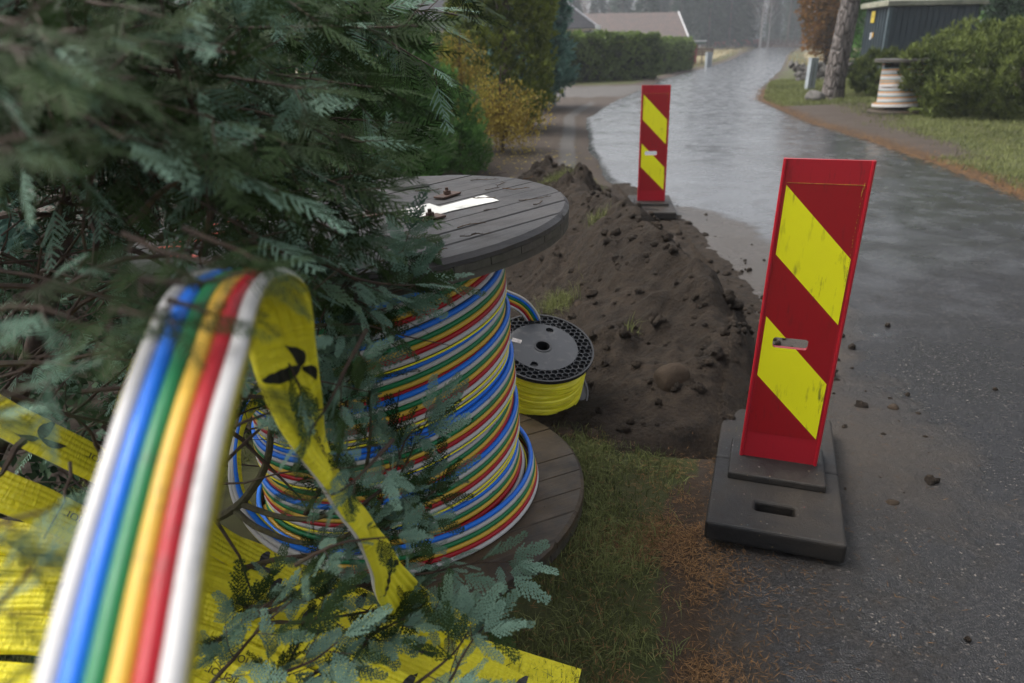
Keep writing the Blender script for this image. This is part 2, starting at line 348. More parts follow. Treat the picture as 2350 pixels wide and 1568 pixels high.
def rl(y): return np.interp(y, RL[:, 1], RL[:, 0])
def rr(y): return np.interp(y, RR[:, 1], RR[:, 0])
def terrain(X, Y):
    z = .9*sst(75, 150, Y)+.02*vnoise(X, Y, .8, 3)
    d = np.maximum(X-rr(Y), rl(Y)-X)                  # distance off the road
    z = z+.03*sst(0, .6, d)*sst(-1, .2, d)*(1+vnoise(X, Y, 3, 5))-.035*sst(.05, -.25, d)
    z += .35*sst(.5, 6, X-rr(Y))*sst(14, 22, Y)*sst(60, 35, Y)     # bank right of the road
    return z
def axis(bounds):
    out = []
    for a, b, st in bounds: out += list(np.arange(a, b, st))
    return np.array(out+[bounds[-1][1]])
xs = axis([(-260, -60, 20), (-60, -12, 3), (-12, -3, .5), (-3, 3.2, .035), (3.2, 13, .15), (13, 40, 1.), (40, 80, 4), (80, 300, 20)])
ys = axis([(-20, -4, 2), (-4, .9, .35), (.9, 9, .035), (9, 20, .12), (20, 40, .4), (40, 110, 2), (110, 420, 10)])
X, Y = np.meshgrid(xs, ys); Z = terrain(X, Y)
dl = rl(Y)-X; dr = X-rr(Y); n1 = vnoise(X, Y, 1.3, 1); n2 = vnoise(X, Y, .5, 8)
grass = np.zeros_like(X); gravel = grass.copy(); needle = grass.copy(); field = grass.copy()
near = sst(2.75, 2.45, Y+.25*n1)*sst(-.02, .12, dl)*sst(2.3, 1.5, dl)             # lawn strip by the reel
grass += near
needle += np.exp(-((dl-.06)/.08)**2)*sst(2.5, 2.1, Y)*.9+sst(.6, 1.2, n1+.4)*near*.3
grass += sst(.12+.0*Y, .5, dr+.2*n1)*sst(-.2, .5, dr)*np.where((Y > 9.5) & (Y < 19), sst(.5, 1.5, dr-.6*sst(12, 16, Y)*2.0+.3*n1), 1)
needle += .5*np.exp(-((dr-.14)/.14)**2)*sst(0, 10, Y)
grass += sst(.3, 1.2, dl)*sst(30, 33, Y)*1.1
drive = sst(.4, -.2, np.abs(Y-(27.3+.5*n1))-3.0)*sst(-.1, .2, dl)*1.2             # side drive on the left
gravel += drive; grass *= 1-np.clip(drive, 0, 1)
track = np.exp(-((X-(rl(Y)-.42-.10*np.sin(Y*.35)))/.16)**2)*sst(8.6, 9.6, Y)*sst(24, 20, Y); gravel += track*.85
field += sst(44, 55, Y)*sst(1.0, 3, np.maximum(dl, dr)); grass *= 1-field
idx = np.arange(X.size).reshape(X.shape)
quad = np.stack([idx[:-1, :-1], idx[:-1, 1:], idx[1:, 1:], idx[1:, :-1]], -1).reshape(-1, 4)
tag(mk('ground', np.stack([X, Y, Z], -1).reshape(-1, 3), quad, M['ground'], smooth=True,
       attr=dict(grass=grass.ravel(), gravel=gravel.ravel(), needle=needle.ravel(), field=field.ravel())), kind='structure')
# road: one sheet between the two edge lines
yr = axis([(-3, 1, .3), (1, 10, .04), (10, 30, .15), (30, 180, 1.2)]); tt = np.linspace(0, 1, 90)
YY, TT = np.meshgrid(yr, tt, indexing='ij')
el_ = rl(YY)+.035*vnoise(YY*0, YY, 6, 2)+.05*vnoise(YY*0, YY, 1.3, 4); er_ = rr(YY)+.05*vnoise(YY*0, YY, 5, 6)+.10*vnoise(YY*0, YY, 1.1, 7)
XX = el_+(er_-el_)*TT; crown = .02+.035*np.sin(np.pi*TT)**.8
ZZ = .9*sst(75, 150, YY)+crown+.012*vnoise(XX, YY, .9, 9, 3)
e = np.minimum(TT, 1-TT)*4.5; ZZ -= .03*sst(.12, 0, e)
dL = XX-el_; nn = vnoise(XX, YY, 2.2, 11)
mud = np.maximum.reduce([.95*sst(.42, .0, dL-.30*sst(2.2, 3.2, YY)*sst(7.2, 6, YY)-.12-.25*nn)*sst(2.2, 2.9, YY)*sst(8.0, 7.0, YY),
    .72*sst(.62, .05, np.hypot((XX-1.28)/1.0, (YY-2.5)/1.5)*.8+.16*nn), .75*sst(.25, .0, dL+.1*nn)*sst(9, 8, YY),
    .42*sst(1.0, .1, np.hypot(XX-.75, (YY-1.75)*1.2)+.3*nn), .7*sst(.5, 0, er_-XX+.3*nn)*sst(12, 13, YY)*sst(24, 20, YY)])
wet_ = sst(2.9, 6.5, YY+.35*(2.2-XX)+.8*nn)*(.75+.25*vnoise(XX, YY, .35, 17))
pud = np.maximum.reduce([.62*sst(.6, .1, np.hypot((XX-1.95)/.38, (YY-3.55)/.42)+.5*nn), .55*sst(1., .2, np.hypot((XX-1.85)/.5, (YY-5.1)/.5)+.6*nn),
    .5*sst(1, .2, np.hypot((XX-1.9)/.8, (YY-8.5)/1.0)+.6*nn), .62*sst(1, .3, np.hypot((XX-5.4)/.45, (YY-17.2)/1.3)+.5*nn), .45*sst(1., .3, np.hypot((XX-5.0)/.5, (YY-4.9)/.5)+.6*nn)])
idx = np.arange(XX.size).reshape(XX.shape)
quad = np.stack([idx[:-1, :-1], idx[:-1, 1:], idx[1:, 1:], idx[1:, :-1]], -1).reshape(-1, 4)
tag(mk('road', np.stack([XX, YY, ZZ], -1).reshape(-1, 3), quad, M['asphalt'], smooth=True, attr=dict(mud=mud.ravel(), puddle=pud.ravel(), wet=wet_.ravel())), kind='structure')
def road_z(x, y):
    t = (x-rl(y))/(rr(y)-rl(y)); return .02+.035*math.sin(math.pi*min(max(t, 0), 1))**.8 if 0 < t < 1 else float(terrain(np.array([x]), np.array([y]))[0])
# ---- dug-up soil heap between the reel and the road
CR = np.array([(.76, 2.55, .09, .28, .45), (.93, 2.9, .20, .30, .65), (.90, 3.4, .38, .33, .62), (.76, 4.0, .45, .37, .65), (.64, 4.6, .47, .38, .7), (.58, 5.3, .46, .36, .8), (.52, 6.0, .45, .34, .75), (.44, 6.6, .42, .34, .6), (.42, 7.3, .24, .4, .55), (.45, 8.3, .0, .6, .5)])
xs = np.arange(-.75, 1.75, .0135); ys = np.arange(2.35, 8.6, .0165); X, Y = np.meshgrid(xs, ys)
cx = np.interp(Y, CR[:, 1], CR[:, 0])+.06*vnoise(X*0, Y, 1.7, 21); ch = np.interp(Y, CR[:, 1], CR[:, 2]); wr = np.interp(Y, CR[:, 1], CR[:, 3]); wl = np.interp(Y, CR[:, 1], CR[:, 4])
t = (X-cx)/np.where(X > cx, wr, wl); prof = np.where(np.abs(t) < 1, (1-np.abs(t)**1.35), 0)**1.15
ridge = 1+.22*vnoise(X, Y, 1.5, 22); lump = vnoise(X, Y, 3.2, 23, 6); fine = vnoise(X, Y, 14, 24, 4)
cl = np.maximum(0, vnoise(X, Y, 7.5, 27, 3)-.12); 
H = ch*prof*ridge+(.075*lump+.12*cl*sst(4.8, 5.6, Y)+.07*cl)*np.clip(prof*4, 0, 1)*np.clip(ch*5, 0, 1)+.012*fine
# low spoil spread toward the reel and the spool
base = .045*sst(.1, .0, np.abs(X-.45)-.55)*sst(2.42, 2.75, Y)*sst(8.4, 7.8, Y)+.02*sst(-.6, -.3, X)*sst(2.9, 3.4, Y)
H = H+base*(1+.6*lump)+.02*np.clip(lump, 0, 1)*np.clip(base*20, 0, 1)
lim = sst(1.74, 1.5, X)*sst(-.75, -.5, X)*sst(2.35, 2.5, Y)*sst(8.6, 8.3, Y)
gz = np.where(X > rl(Y), .028, terrain(X, Y))
on = sst(rl(Y)+.42, rl(Y)+.05, X+.12*lump)
Z = gz+(H*lim)*1.0-.035*(1-np.clip(lim*on, 0, 1))-.02*(1-np.clip((H)*30, 0, 1))
cut = sst(.66, .50, X+.05*lump)*sst(2.75, 2.62, Y+.05*lump)*0
HX, HY, HZ = xs, ys, Z
def heap_z(x, y):
    if not (xs_[0] < x < xs_[-1] and ys_[0] < y < ys_[-1]): return -1
    return float(HZ[int((y-ys_[0])/.0165), int((x-xs_[0])/.0135)])
xs_, ys_ = xs, ys
idx = np.arange(X.size).reshape(X.shape)
quad = np.stack([idx[:-1, :-1], idx[:-1, 1:], idx[1:, 1:], idx[1:, :-1]], -1).reshape(-1, 4)
tag(mk('soil_heap', np.stack([X, Y, Z], -1).reshape(-1, 3), quad, M['soil'], smooth=True), 'long heap of dark brown dug-up soil beside the road behind the big reel', 'soil heap')
def gtop(x, y): return max(float(terrain(np.array([x]), np.array([y]))[0]), heap_z(x, y), road_z(x, y) if x > rl(y) else -1)
# clods of earth
clV, clF, n0 = [], [], 0
ico = bmesh.new(); bmesh.ops.create_icosphere(ico, subdivisions=2, radius=1); icoV = np.array([v.co for v in ico.verts]); icoF = np.array([[v.index for v in f.verts] for f in ico.faces]); ico.free()
def rock(r, seed, rough=.25, flat=.75):
    d = np.array([nz(*(v*1.1+seed), oc=3) for v in icoV]); s = rng.uniform(.75, 1.2, 3)*[1, 1, flat]
    return icoV*(1+rough*d)[:, None]*s*r
rocks8 = [rock(1, 10*i, .75, .8) for i in range(8)]
for k in range(1150):
    if k < 1060:
        y = rng.uniform(2.5, 7.6); c0 = np.interp(y, CR[:, 1], CR[:, 0]); x = c0+rng.normal(0, .42); r = rng.gamma(1.5, .006)+.004
    else:
        y = rng.uniform(1.9, 8); x = rl(y)+abs(rng.normal(0, .35)); r = rng.gamma(1.4, .0035)+.002
        if k > 1130: x = 1.3+rng.normal(0, .25); y = 2.5+rng.normal(0, .4)
    if x < -.7 or (x+.39)**2+(y-2.2)**2 < .7**2 or abs(x-.13)+abs(y-2.9) < .25: continue
    z = gtop(x, y); a = rng.uniform(0, 6.28); c, s = math.cos(a), math.sin(a)
    V = rocks8[k % 8]*min(r, .045); V = np.stack([V[:, 0]*c-V[:, 1]*s, V[:, 0]*s+V[:, 1]*c, V[:, 2]], 1)+(x, y, z+r*.25)
    clV.append(V); clF.append(icoF+n0); n0 += len(V)
tag(mk('earth_clods', np.concatenate(clV), np.concatenate(clF), M['soil'], smooth=True), 'loose clods and crumbs of brown earth strewn over heap and road edge', 'earth clods', kind='stuff')
def stone(px, py, z, r, label, m='stone', seed=0, group='stones in the dug soil'):
    p = G(px, py, z); zz = gtop(p[0], p[1]); d = p
    for it in range(6): d = G(px, py, gtop(d[0], d[1])+r*.4)
    V = rock(r, seed, .35, .8)+(0, 0, r*.25); o = mk('stone', V, icoF, M[m], smooth=True)
    sb = o.modifiers.new('sub', 'SUBSURF'); sb.levels = sb.render_levels = 1
    o.location = (d[0], d[1], gtop(d[0], d[1])-(r*.35 if r < .2 else 0)); tag(o, label, 'stone', group); return o
stone(1462, 606, .3, .055, 'round pale grey stone lying on top of the soil heap', 'stone', 3)
stone(1540, 935, .05, .075, 'largest half buried muddy stone low on the heap near the front board', 'soilstone', 7)
stone(1297, 985, .03, .045, 'brown stone just below the yellow fibre spool', 'soilstone', 12)
stone(1225, 983, .03, .040, 'brown stone between the spool and the striped reel', 'soilstone', 15)
stone(1362, 990, .03, .050, 'brown stone right of and below the yellow fibre spool', 'soilstone', 19)
stone(1690, 700, .05, .035, 'small rounded stone at the foot of the heap beside the wet road', 'stone', 23)
stone(1703, 705, .03, .03, 'dark little stone touching the roadside foot of the heap, left of the front board', 'soilstone', 26)
stone(1598, 597, .05, .05, 'dark clod-like stone beside the mud strip behind the heap', 'soilstone', 31)
stone(2050, 932, .03, .028, 'small brown stone on the muddy asphalt right of the front board', 'soilstone', 35)
stone(2048, 1150, .03, .02, 'tiny dark stone on the asphalt right of the rubber foot', 'soilstone', 38)
stone(1330, 700, .1, .04, 'dull brown stone on the reel side of the heap', 'soilstone', 41)
stone(1870, 222, .0, .30, 'large pale boulder at the foot of the tall pine', 'stone', 44, 'stones on the right verge')
# ================================================================ cable drum
def rrect(w, h, r, n=6, cx=0, cy=0):
    out = []
    for k, (sx, sy) in enumerate(((1, 1), (-1, 1), (-1, -1), (1, -1))):
        for i in range(n):
            a = (k+i/(n-1))*np.pi/2; out.append((cx+sx*(w/2-r)+r*math.cos(a), cy+sy*(h/2-r)+r*math.sin(a)))
    return out
def rect_match(x0, y0, x1, y1, n=6):     # rectangle loop with 4n points in the same order as rrect
    C_ = [(x1, y1), (x0, y1), (x0, y0), (x1, y0)]; out = []
    M_ = [[(x1, .5), (.5, y1)], [(.5, y1), (x0, .5)], [(x0, .5), (.5, y0)], [(.5, y0), (x1, .5)]]
    for k, (x, y) in enumerate(C_): out += [(x, y)]*0
    mx, my = (x0+x1)/2, (y0+y1)/2; dx, dy = (x1-x0)/2, (y1-y0)/2
    for k in range(4):
        for i in range(n):
            a = (k+(i+.5)/n)*np.pi/2; ca, sa = math.cos(a), math.sin(a)
            s = 1/max(abs(ca), abs(sa)); x, y = ca*s, sa*s
            if i == (n//2): x, y = np.sign(ca), np.sign(sa)
            out.append((mx+dx*x, my+dy*y))
    return out
def disc_planks(R, th, ang, z0, seed, board=.105, bev=.012):
    """A round flange sawn from parallel boards with small gaps; boards run along local x rotated by ang."""
    mb = MB(); y = -R; rs = np.random.default_rng(seed)
    while y < R-.004:
        y1 = min(y+board, R); a, b = y+.0012, y1-.0012; zz = rs.uniform(-.0012, .0012)
        # outline of the slice
        ys_ = np.linspace(a, b, 9)
        right = [(math.sqrt(max(R*R-q*q, 0)), q) for q in ys_]; left = [(-math.sqrt(max(R*R-q*q, 0)), q) for q in ys_[::-1]]
        Rb = R-bev; rt = [(math.sqrt(max(Rb*Rb-(q*Rb/R)**2, 0)), q*Rb/R) for q in ys_]; lt = [(-x, q) for x, q in rt[::-1]]
        low = right+left; top = [(x, min(max(q, a), b)) for x, q in rt+lt]; n = len(low)
        V = [(x, q, z0-th) for x, q in low]+[(x, q, z0-bev+zz) for x, q in low]+[(x, q, z0+zz) for x, q in top]
        F = [list(range(n))[::-1], [2*n+i for i in range(n)]]
        for L in (0, 1): F += [(L*n+i, L*n+(i+1) % n, (L+1)*n+(i+1) % n, (L+1)*n+i) for i in range(n)]
        mb.add(V, F); y = y1
    return mb
def helix_strip(rfun, z0, turns, pitch, ph0, cols, dd, step=rad(4), wob=.004, seed=0, order=1):
    """returns dict colour -> (V,F): the flat band of conduits wound on the drum. z0 = centre height at start"""
    rs = np.random.default_rng(seed); th = np.arange(0, turns*2*np.pi, step); K = len(th)
    nt_ = int(turns)+3; a1 = rs.normal(0, wob, nt_); a2 = rs.uniform(0, 6.28, nt_)
    zc = np.zeros(K)
    for i, t in enumerate(th):
        k = t/(2*np.pi); j = int(k); f = k-j; a = a1[j]*(1-f)+a1[j+1]*f
        zc[i] = z0+pitch*k+a*math.sin(t*1.0+a2[0]); zc[i] += SAG*math.cos(t+ph0-rad(35))*float(sst(.12, .34, zc[i]))
    out = {}
    for q, c in enumerate(cols):
        off = ((len(cols)-1)/2-q)*dd*order; z = zc+off
        r = np.array([rfun(zz, t) for zz, t in zip(z, th)])
        P = np.stack([r*np.cos(th+ph0), r*np.sin(th+ph0), z], 1)
        out.setdefault(c, []).append(tube(P, dd*.52, 8, True))
    return out
def lip_strip(rfun, z0, turns, pitch, ph0, cols, dd, **k):
    return None
def build_reel(name, loc, tilt, R, H, zlow, cols, label, cat, group, detail, core=.40, plank_ang=rad(40), seed=3):
    """H = top of the upper flange above the foot, local axis = z."""
    t = thing(name, loc, label, cat, group); t.rotation_euler = tilt
    Mz = Matrix.Rotation(plank_ang, 3, 'Z'); Mz = np.array(Mz)
    def parts(mb, nm, m, z):             # boards are modelled along x, the part itself is turned so that grain follows them
        o = mb.build(nm, m, t); o.rotation_euler = (0, 0, plank_ang); return o
    tf = parts(disc_planks(R, .024, 0, H, seed), 'top_flange', M['wood'], H)
    r2 = disc_planks(R-.002, .020, 0, H-.0245, seed+1, bev=.002); 
    o = r2.build('rim_board', M['wood_rim'], t); o.rotation_euler = (0, 0, plank_ang+rad(90))
    r3 = disc_planks(R-.004, .020, 0, H-.045, seed+2, bev=.002); o = r3.build('rim_board', M['wood_rim'], t); o.rotation_euler = (0, 0, plank_ang)
    o = disc_planks(R, .030, 0, zlow, seed+4, bev=.010).build('bottom_flange', M['wood_low'], t); o.rotation_euler = (0, 0, rad(22))
    o = disc_planks(R-.003, .030, 0, zlow-.031, seed+5, bev=.002).build('bottom_rim_board', M['wood_rim'], t); o.rotation_euler = (0, 0, rad(112))
    mb = MB(); th = np.arange(40)*2*np.pi/40; rc = core-.03
    mb.prism([(rc*math.cos(a), rc*math.sin(a)) for a in th], zlow+.001, H-.066); mb.build('core', M['wood_rim'], t)
    return t
RLOC = np.array([-.394, 2.2, -.012]); RTILT = (rad(.8), rad(-3.79), 0); RH = 1.023; ZL = .062
reel = build_reel('cable_reel', RLOC, RTILT, .638, RH, ZL, None, 'big wooden reel wound with striped multicoloured conduit, front left of the road', 'cable reel', 'conduit reels', True)
BAND = ['blue', 'grey', 'green', 'yellow', 'red', 'white']; DD = .0155; SAG = .045
def rprof(z, t):
    return .415+.018*max(0, (.5-z))+.030*sst(.17, .10, z)+.0025*math.sin(3*t+z*9)+.002*math.sin(t*1.7+z*23)
acc = {}
def addw(d):
    for k, v in d.items(): acc.setdefault(k, []).extend(v)
ztop, zbot = RH-.085, ZL+.058
turns = (ztop-zbot-.02)/.0985
addw(helix_strip(rprof, zbot+.01, turns, .0985, rad(200), BAND, DD, wob=.006, seed=4))
addw(helix_strip(lambda z, t: rprof(z, t)+.0125, .56, .62, .14, rad(235), BAND, DD, wob=.0, seed=5))      # bands that ride over the layer below
addw(helix_strip(lambda z, t: rprof(z, t)+.0125, .40, .70, .13, rad(185), BAND, DD, wob=.0, seed=6))
addw(helix_strip(lambda z, t: rprof(z, t)+.0135, .25, .55, .11, rad(205), BAND, DD, wob=.0, seed=7))
addw(helix_strip(lambda z, t: rprof(z, t)+.012, .72, .66, .12, rad(190), BAND, DD, wob=.0, seed=8))
addw(helix_strip(lambda z, t: .474-.18*(z-.1)+.002*math.sin(4*t), ZL+.045, 1.2, .012, rad(120), BAND[::1], DD, wob=.002, seed=9))
for c, L in acc.items():
    V, F, n0 = [], [], 0
    for v, f in L: V.append(v); F += [[i+n0 for i in q] for q in f]; n0 += len(v)
    mk(c+'_conduit', np.concatenate(V), F, M['duct_'+c], reel, smooth=True)
# faint rows of printed metre marks on the grey conduit
mbp = MB(); rs0 = np.random.default_rng(44)
for k in range(70):
    tq = rs0.uniform(0, turns*2*np.pi); rs = np.random.default_rng(4); nt__ = int(turns)+3; a1 = rs.normal(0, .006, nt__); a2 = rs.uniform(0, 6.28, nt__)
    for i in range(int(rs0.integers(6, 22))):
        t2 = tq+i*.0105; 
        if rs0.random() < .2: continue
        kk_ = t2/(2*np.pi); j = int(kk_); f = kk_-j
        if j+1 >= nt__: break
        z = zbot+.01+.0985*kk_+(a1[j]*(1-f)+a1[j+1]*f)*math.sin(t2+a2[0]); z += SAG*math.cos(t2+rad(200)-rad(35))*float(sst(.12, .34, z)); z += 1.5*DD; r_ = rprof(z, t2)+.52*DD+.0002; a = t2+rad(200)
        mbp.box((r_*math.cos(a), r_*math.sin(a), z), (.0006, .0022, .0042*rs0.uniform(.5, 1)), np.array(Matrix.Rotation(a, 3, 'Z')))
mbp.build('printed_marks', M['fadedprint'], reel)['kind'] = 'stuff'
# yellow edge of the sheath shows between the turns
mbl = MB()
for (z0, tn, pt, ph, dr_, sd) in ((zbot+.01, turns, .0985, 200, 0, 4), (.56, .62, .14, 235, .0125, 5), (.40, .70, .13, 185, .0125, 6), (.25, .55, .11, 205, .0135, 7), (.72, .66, .12, 190, .012, 8)):
    rs = np.random.default_rng(sd); th = np.arange(0, tn*2*np.pi, rad(4)); wob = .006 if sd == 4 else 0; a1 = rs.normal(0, wob, int(tn)+3) if wob else np.zeros(int(tn)+3); a2 = rs.uniform(0, 6.28, int(tn)+3)
    P = []
    for tq in th:
        k = tq/(2*np.pi); j = int(k); f = k-j; z = z0+pt*k+(a1[j]*(1-f)+a1[j+1]*f)*math.sin(tq+a2[0]); z += SAG*math.cos(tq+rad(ph)-rad(35))*float(sst(.12, .34, z))-3.32*DD; r = rprof(z, tq)+dr_+.0035
        P.append((r*math.cos(tq+rad(ph)), r*math.sin(tq+rad(ph)), z))
    mbl.tube(np.array(P), .0030, 6)
mbl.build('sheath_edge', M['sheath'], reel, smooth=True)
# things fixed to or worn on the top flange (local frame of the reel)
RM = Matrix.LocRotScale(Vector(RLOC), bpy.data.objects['cable_reel'].rotation_euler, None); RMi = np.array(RM.inverted())
nrmR = np.array(RM.to_3x3() @ Vector((0, 0, 1))); ptR = np.array(RM @ Vector((0, 0, RH)))
def onreel(px, py, dz=0.):               # local point of the flange top under a photo position
    d = ray(px, py); tt_ = ((ptR-CAM)@nrmR)/(d@nrmR); p = CAM+d*tt_; q = RMi[:3, :3]@p+RMi[:3, 3]; return np.array([q[0], q[1], RH+dz])
def c3(x, y): return ((1050+x*.2766)/1.2766, (480+y*.2766)/1.2766)
def flat(name, pts, z0, th, m, parent, curl=None):
    P = np.array(pts); n = len(P); c = P.mean(0)
    V = [(p[0], p[1], z0) for p in P]+[(p[0], p[1], z0+th) for p in P]
    mb = MB(); mb.add(V, [list(range(n)), [n+i for i in range(n)][::-1]]+[(i, (i+1) % n, n+(i+1) % n, n+i) for i in range(n)]); return mb.build(name, m, parent)
lab = [onreel(*c3(x, y)) for x, y in ((455, 500), (575, 592), (760, 575), (975, 512), (1490, 400), (1330, 342), (860, 465), (750, 430))]
flat('paper_label', lab, RH+.0022, .0012, M['paper'], reel)
for (c, w, l, a) in (((765, 590), .075, .050, rad(38)), ((945, 350), .085, .045, rad(52)), ((120, 560), .07, .05, rad(30)), ((60, 330), .08, .05, rad(60))):
    p = onreel(*c3(*c)); mb = MB(); Rz = np.array(Matrix.Rotation(a, 3, 'Z')); mb.box((p[0], p[1], RH+.0055), (w, l, .006), Rz)
    pl = mb.build('bolt_plate', M['rust'], reel, bevel=.001, seg=1)
    mb = MB(); th6 = np.arange(6)*np.pi/3; mb.prism([(p[0]+.012*math.cos(q), p[1]+.012*math.sin(q)) for q in th6], RH+.0088, RH+.020)
    mb.tube([(p[0], p[1], RH+.019), (p[0], p[1], RH+.030)], .0055, 10); mb.build('bolt', M['rust'], pl)
# slot in the flange as a flat dark sheet, its inner shade painted on
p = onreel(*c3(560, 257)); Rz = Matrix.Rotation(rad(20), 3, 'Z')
mb = MB(); mb.V.append(np.array([(x, y, 0) for x, y in rrect(.135, .045, .022, 8)])@np.array(Rz).T+(p[0], p[1], RH+.0030)); mb.F.append(list(range(32))); mb.build('slot_shade_sheet', simple('painted_slot_shade', (.003, .003, .003), .9), reel)
# spray paint marks on the left of the top flange
for k, (x0, y0, x1, y1) in enumerate([(362, 570, 420, 566), (365, 588, 455, 590), (470, 520, 500, 516), (455, 540, 512, 536), (440, 556, 500, 548), (520, 512, 560, 506), (400, 560, 440, 550)]):
    a, b = onreel(x0, y0), onreel(x1, y1); d = unit(b-a); nn_ = np.array([-d[1], d[0], 0]); K = 12
    up = [a+(b-a)*i/K+nn_*(.012+.005*math.sin(i*2.1+k)) for i in range(K+1)]; dn = [a+(b-a)*i/K-nn_*(.010+.006*math.sin(i*1.7+k*2)) for i in range(K+1)][::-1]
    flat('spray_mark', up+dn, RH+.0016, .0004, M['spray'], reel)
# dead twigs and moss lying on the top
def twiglet(p, a, L, parent=None, mat_='bark', r=.0016, seed=0):
    rs = np.random.default_rng(seed); mb = MB(); d = np.array([math.cos(a), math.sin(a), 0]); q = np.array([-d[1], d[0], 0]); K = 6
    P = [np.array(p)+d*L*i/K+q*L*.12*math.sin(i*.9+seed)+(0, 0, .002+rs.uniform(0, .002)) for i in range(K+1)]; mb.tube(P, np.linspace(r, r*.5, K+1), 5)
    for i in range(1, K):
        s = 1 if i % 2 else -1; mb.tube([P[i], P[i]+d*L*.08+q*s*L*.10+(0, 0, .002)], [r*.7, r*.3], 4)
    return mb
tw = [((1190, 190), -.1, .10), ((1500, 250), 1.5, .08), ((1520, 280), -.3, .09), ((1700, 400), .1, .10), ((1230, 370), -.6, .08), ((1040, 690), .4, .08), ((1330, 510), .2, .04), ((1200, 770), .1, .05), ((1760, 180), 1.0, .06), ((1860, 450), .9, .05), ((1340, 290), .3, .05), ((830, 975), 1.2, .05), ((1430, 125), .5, .05), ((2180, 320), 1.3, .05), ((600, 310), .1, .09), ((1080, 790), .3, .05)]
for k, (c, a, L) in enumerate(tw):
    p = onreel(*c3(*c)); wp = np.array(RM @ Vector(p)); mb = twiglet((0, 0, 0), a, L, seed=k)
    o = mb.build('dead_twig', M['needles'] if k % 3 == 2 else M['bark']); o.location = tuple(wp+nrmR*.0015); o.rotation_euler = RTILT
    tag(o, 'tiny brown dead twig lying on the top boards of the big reel', 'twig', 'dead twigs on the reel top')
# ---------------------------------------------------------------- flat conduit bands
def frame_band(path, lat):
    P = np.asarray(path, float); _, T = frames(P); L = np.asarray(lat, float); L = np.broadcast_to(L, P.shape).copy()
    L -= T*np.sum(L*T, 1)[:, None]; L /= np.linalg.norm(L, axis=1)[:, None]; return P, T, L, np.cross(L, T)
def band(name, path, lat, cols, loc, label, group, prints=(), dd=.0143, sh_mat='sheath', parent=None, step=.012, wrinkle=.0012, flare=.004, dens=1):
    """path: centre line; lat: direction across the band (first colour on its left = -lat side). The conduits are on the +N side
    (N = lat x tangent), the yellow sheath wraps the other side."""
    pts = np.hstack([path, np.broadcast_to(lat, np.asarray(path).shape)]); pts = spline(pts, 160); pts = resample_band(pts, step)
    P, T, L, N = frame_band(pts[:, :3], pts[:, 3:]); r = dd*.52; n = len(P)
    root = parent or thing(name, loc, label, 'conduit band', group); off = None if parent else loc
    w = (len(cols)-1)/2
    for q, c in enumerate(cols):
        V, F = tube(P+L*((q-w)*dd)+N*r, r, 10); mk(c+'_conduit', V, F, M['duct_'+c], root, smooth=True, off=off)
    # sheath: thin shell under the conduits with shallow ridges, curling a little round both edges
    K = 37; u = np.linspace(-1, 1, K); hw = (w+.62)*dd; xo = u*hw
    yo = -.0016-.0030*np.abs(np.cos(np.pi*(xo/dd+(.5 if len(cols) % 2 == 0 else 0))))
    ed = sst(.93, 1, np.abs(u)); yo = yo*(1-ed)+(r*1.1)*ed
    V = []; UV = []; s = np.r_[0, np.cumsum(np.linalg.norm(np.diff(P, axis=0), axis=1))]
    wr = wrinkle*vnoise(np.tile(s, (K, 1)).T*1., np.tile(u, (n, 1))*.35, 26, int(abs(P[0, 0]*100)), 3)+.0018*vnoise(np.tile(s, (K, 1)).T, np.tile(u, (n, 1))*.2, 7, 3, 2)
    eg = 1+.02*vnoise(np.tile(s, (K, 1)).T, np.tile(u, (n, 1))*3, 22, 5, 3)
    for side in (0, 1):
        y = yo[None, :]+wr-(0 if side else .0009); x = xo[None, :]*eg
        V.append((P[:, None, :]+L[:, None, :]*x[..., None]+N[:, None, :]*y[..., None]).reshape(-1, 3)); UV.append(np.stack([np.tile(u*.05, (n, 1)), np.tile(s, (K, 1)).T], -1).reshape(-1, 2))
    idx = np.arange(n*K).reshape(n, K); q0 = np.stack([idx[:-1, :-1], idx[:-1, 1:], idx[1:, 1:], idx[1:, :-1]], -1).reshape(-1, 4)
    e0 = np.concatenate([np.stack([idx[:-1, k], idx[1:, k], idx[1:, k]+n*K, idx[:-1, k]+n*K], -1) for k in (0, K-1)])
    sh = mk('sheath', np.concatenate(V), [np.concatenate([q0, q0[:, ::-1]+n*K, e0])], M[sh_mat], root, smooth=True, uv=np.concatenate(UV), off=off)
    surf = lambda uu, ss: [np.interp(ss, s, (P[:, k])) + 0 for k in range(3)]
    def on(x, sv, lift=.0016):
        fi = np.clip(np.interp(sv, s, np.arange(n)), 0, n-1.001); i = fi.astype(int); f = (fi-i)[:, None]
        p = P[i]*(1-f)+P[i+1]*f; l = L[i]*(1-f)+L[i+1]*f; nn_ = N[i]*(1-f)+N[i+1]*f
        ki = np.clip((x/hw+1)/2*(K-1), 0, K-1.001); k0 = ki.astype(int); g = ki-k0
        y = (yo[k0]*(1-g)+yo[k0+1]*g)+((wr[i, k0]*(1-g)+wr[i, k0+1]*g)*(1-f[:, 0])+(wr[i+1, k0]*(1-g)+wr[i+1, k0+1]*g)*f[:, 0])
        return p+l*x[:, None]+nn_*(y-.0009-lift)[:, None]
    if prints:
        for (kind, s0, flip) in prints:
            V2, F2 = glyph(kind); 
            x = V2[:, 1]*(1 if flip else -1); sv = s0+V2[:, 0]*(1 if flip else -1)
            ok = (sv.min() > .005) and (sv.max() < s[-1]-.005)
            if not ok: continue
            mk('lettering' if kind == 'word' else 'emblem', on(x, sv, .0011), F2, M['print'], root, off=off)
    return root
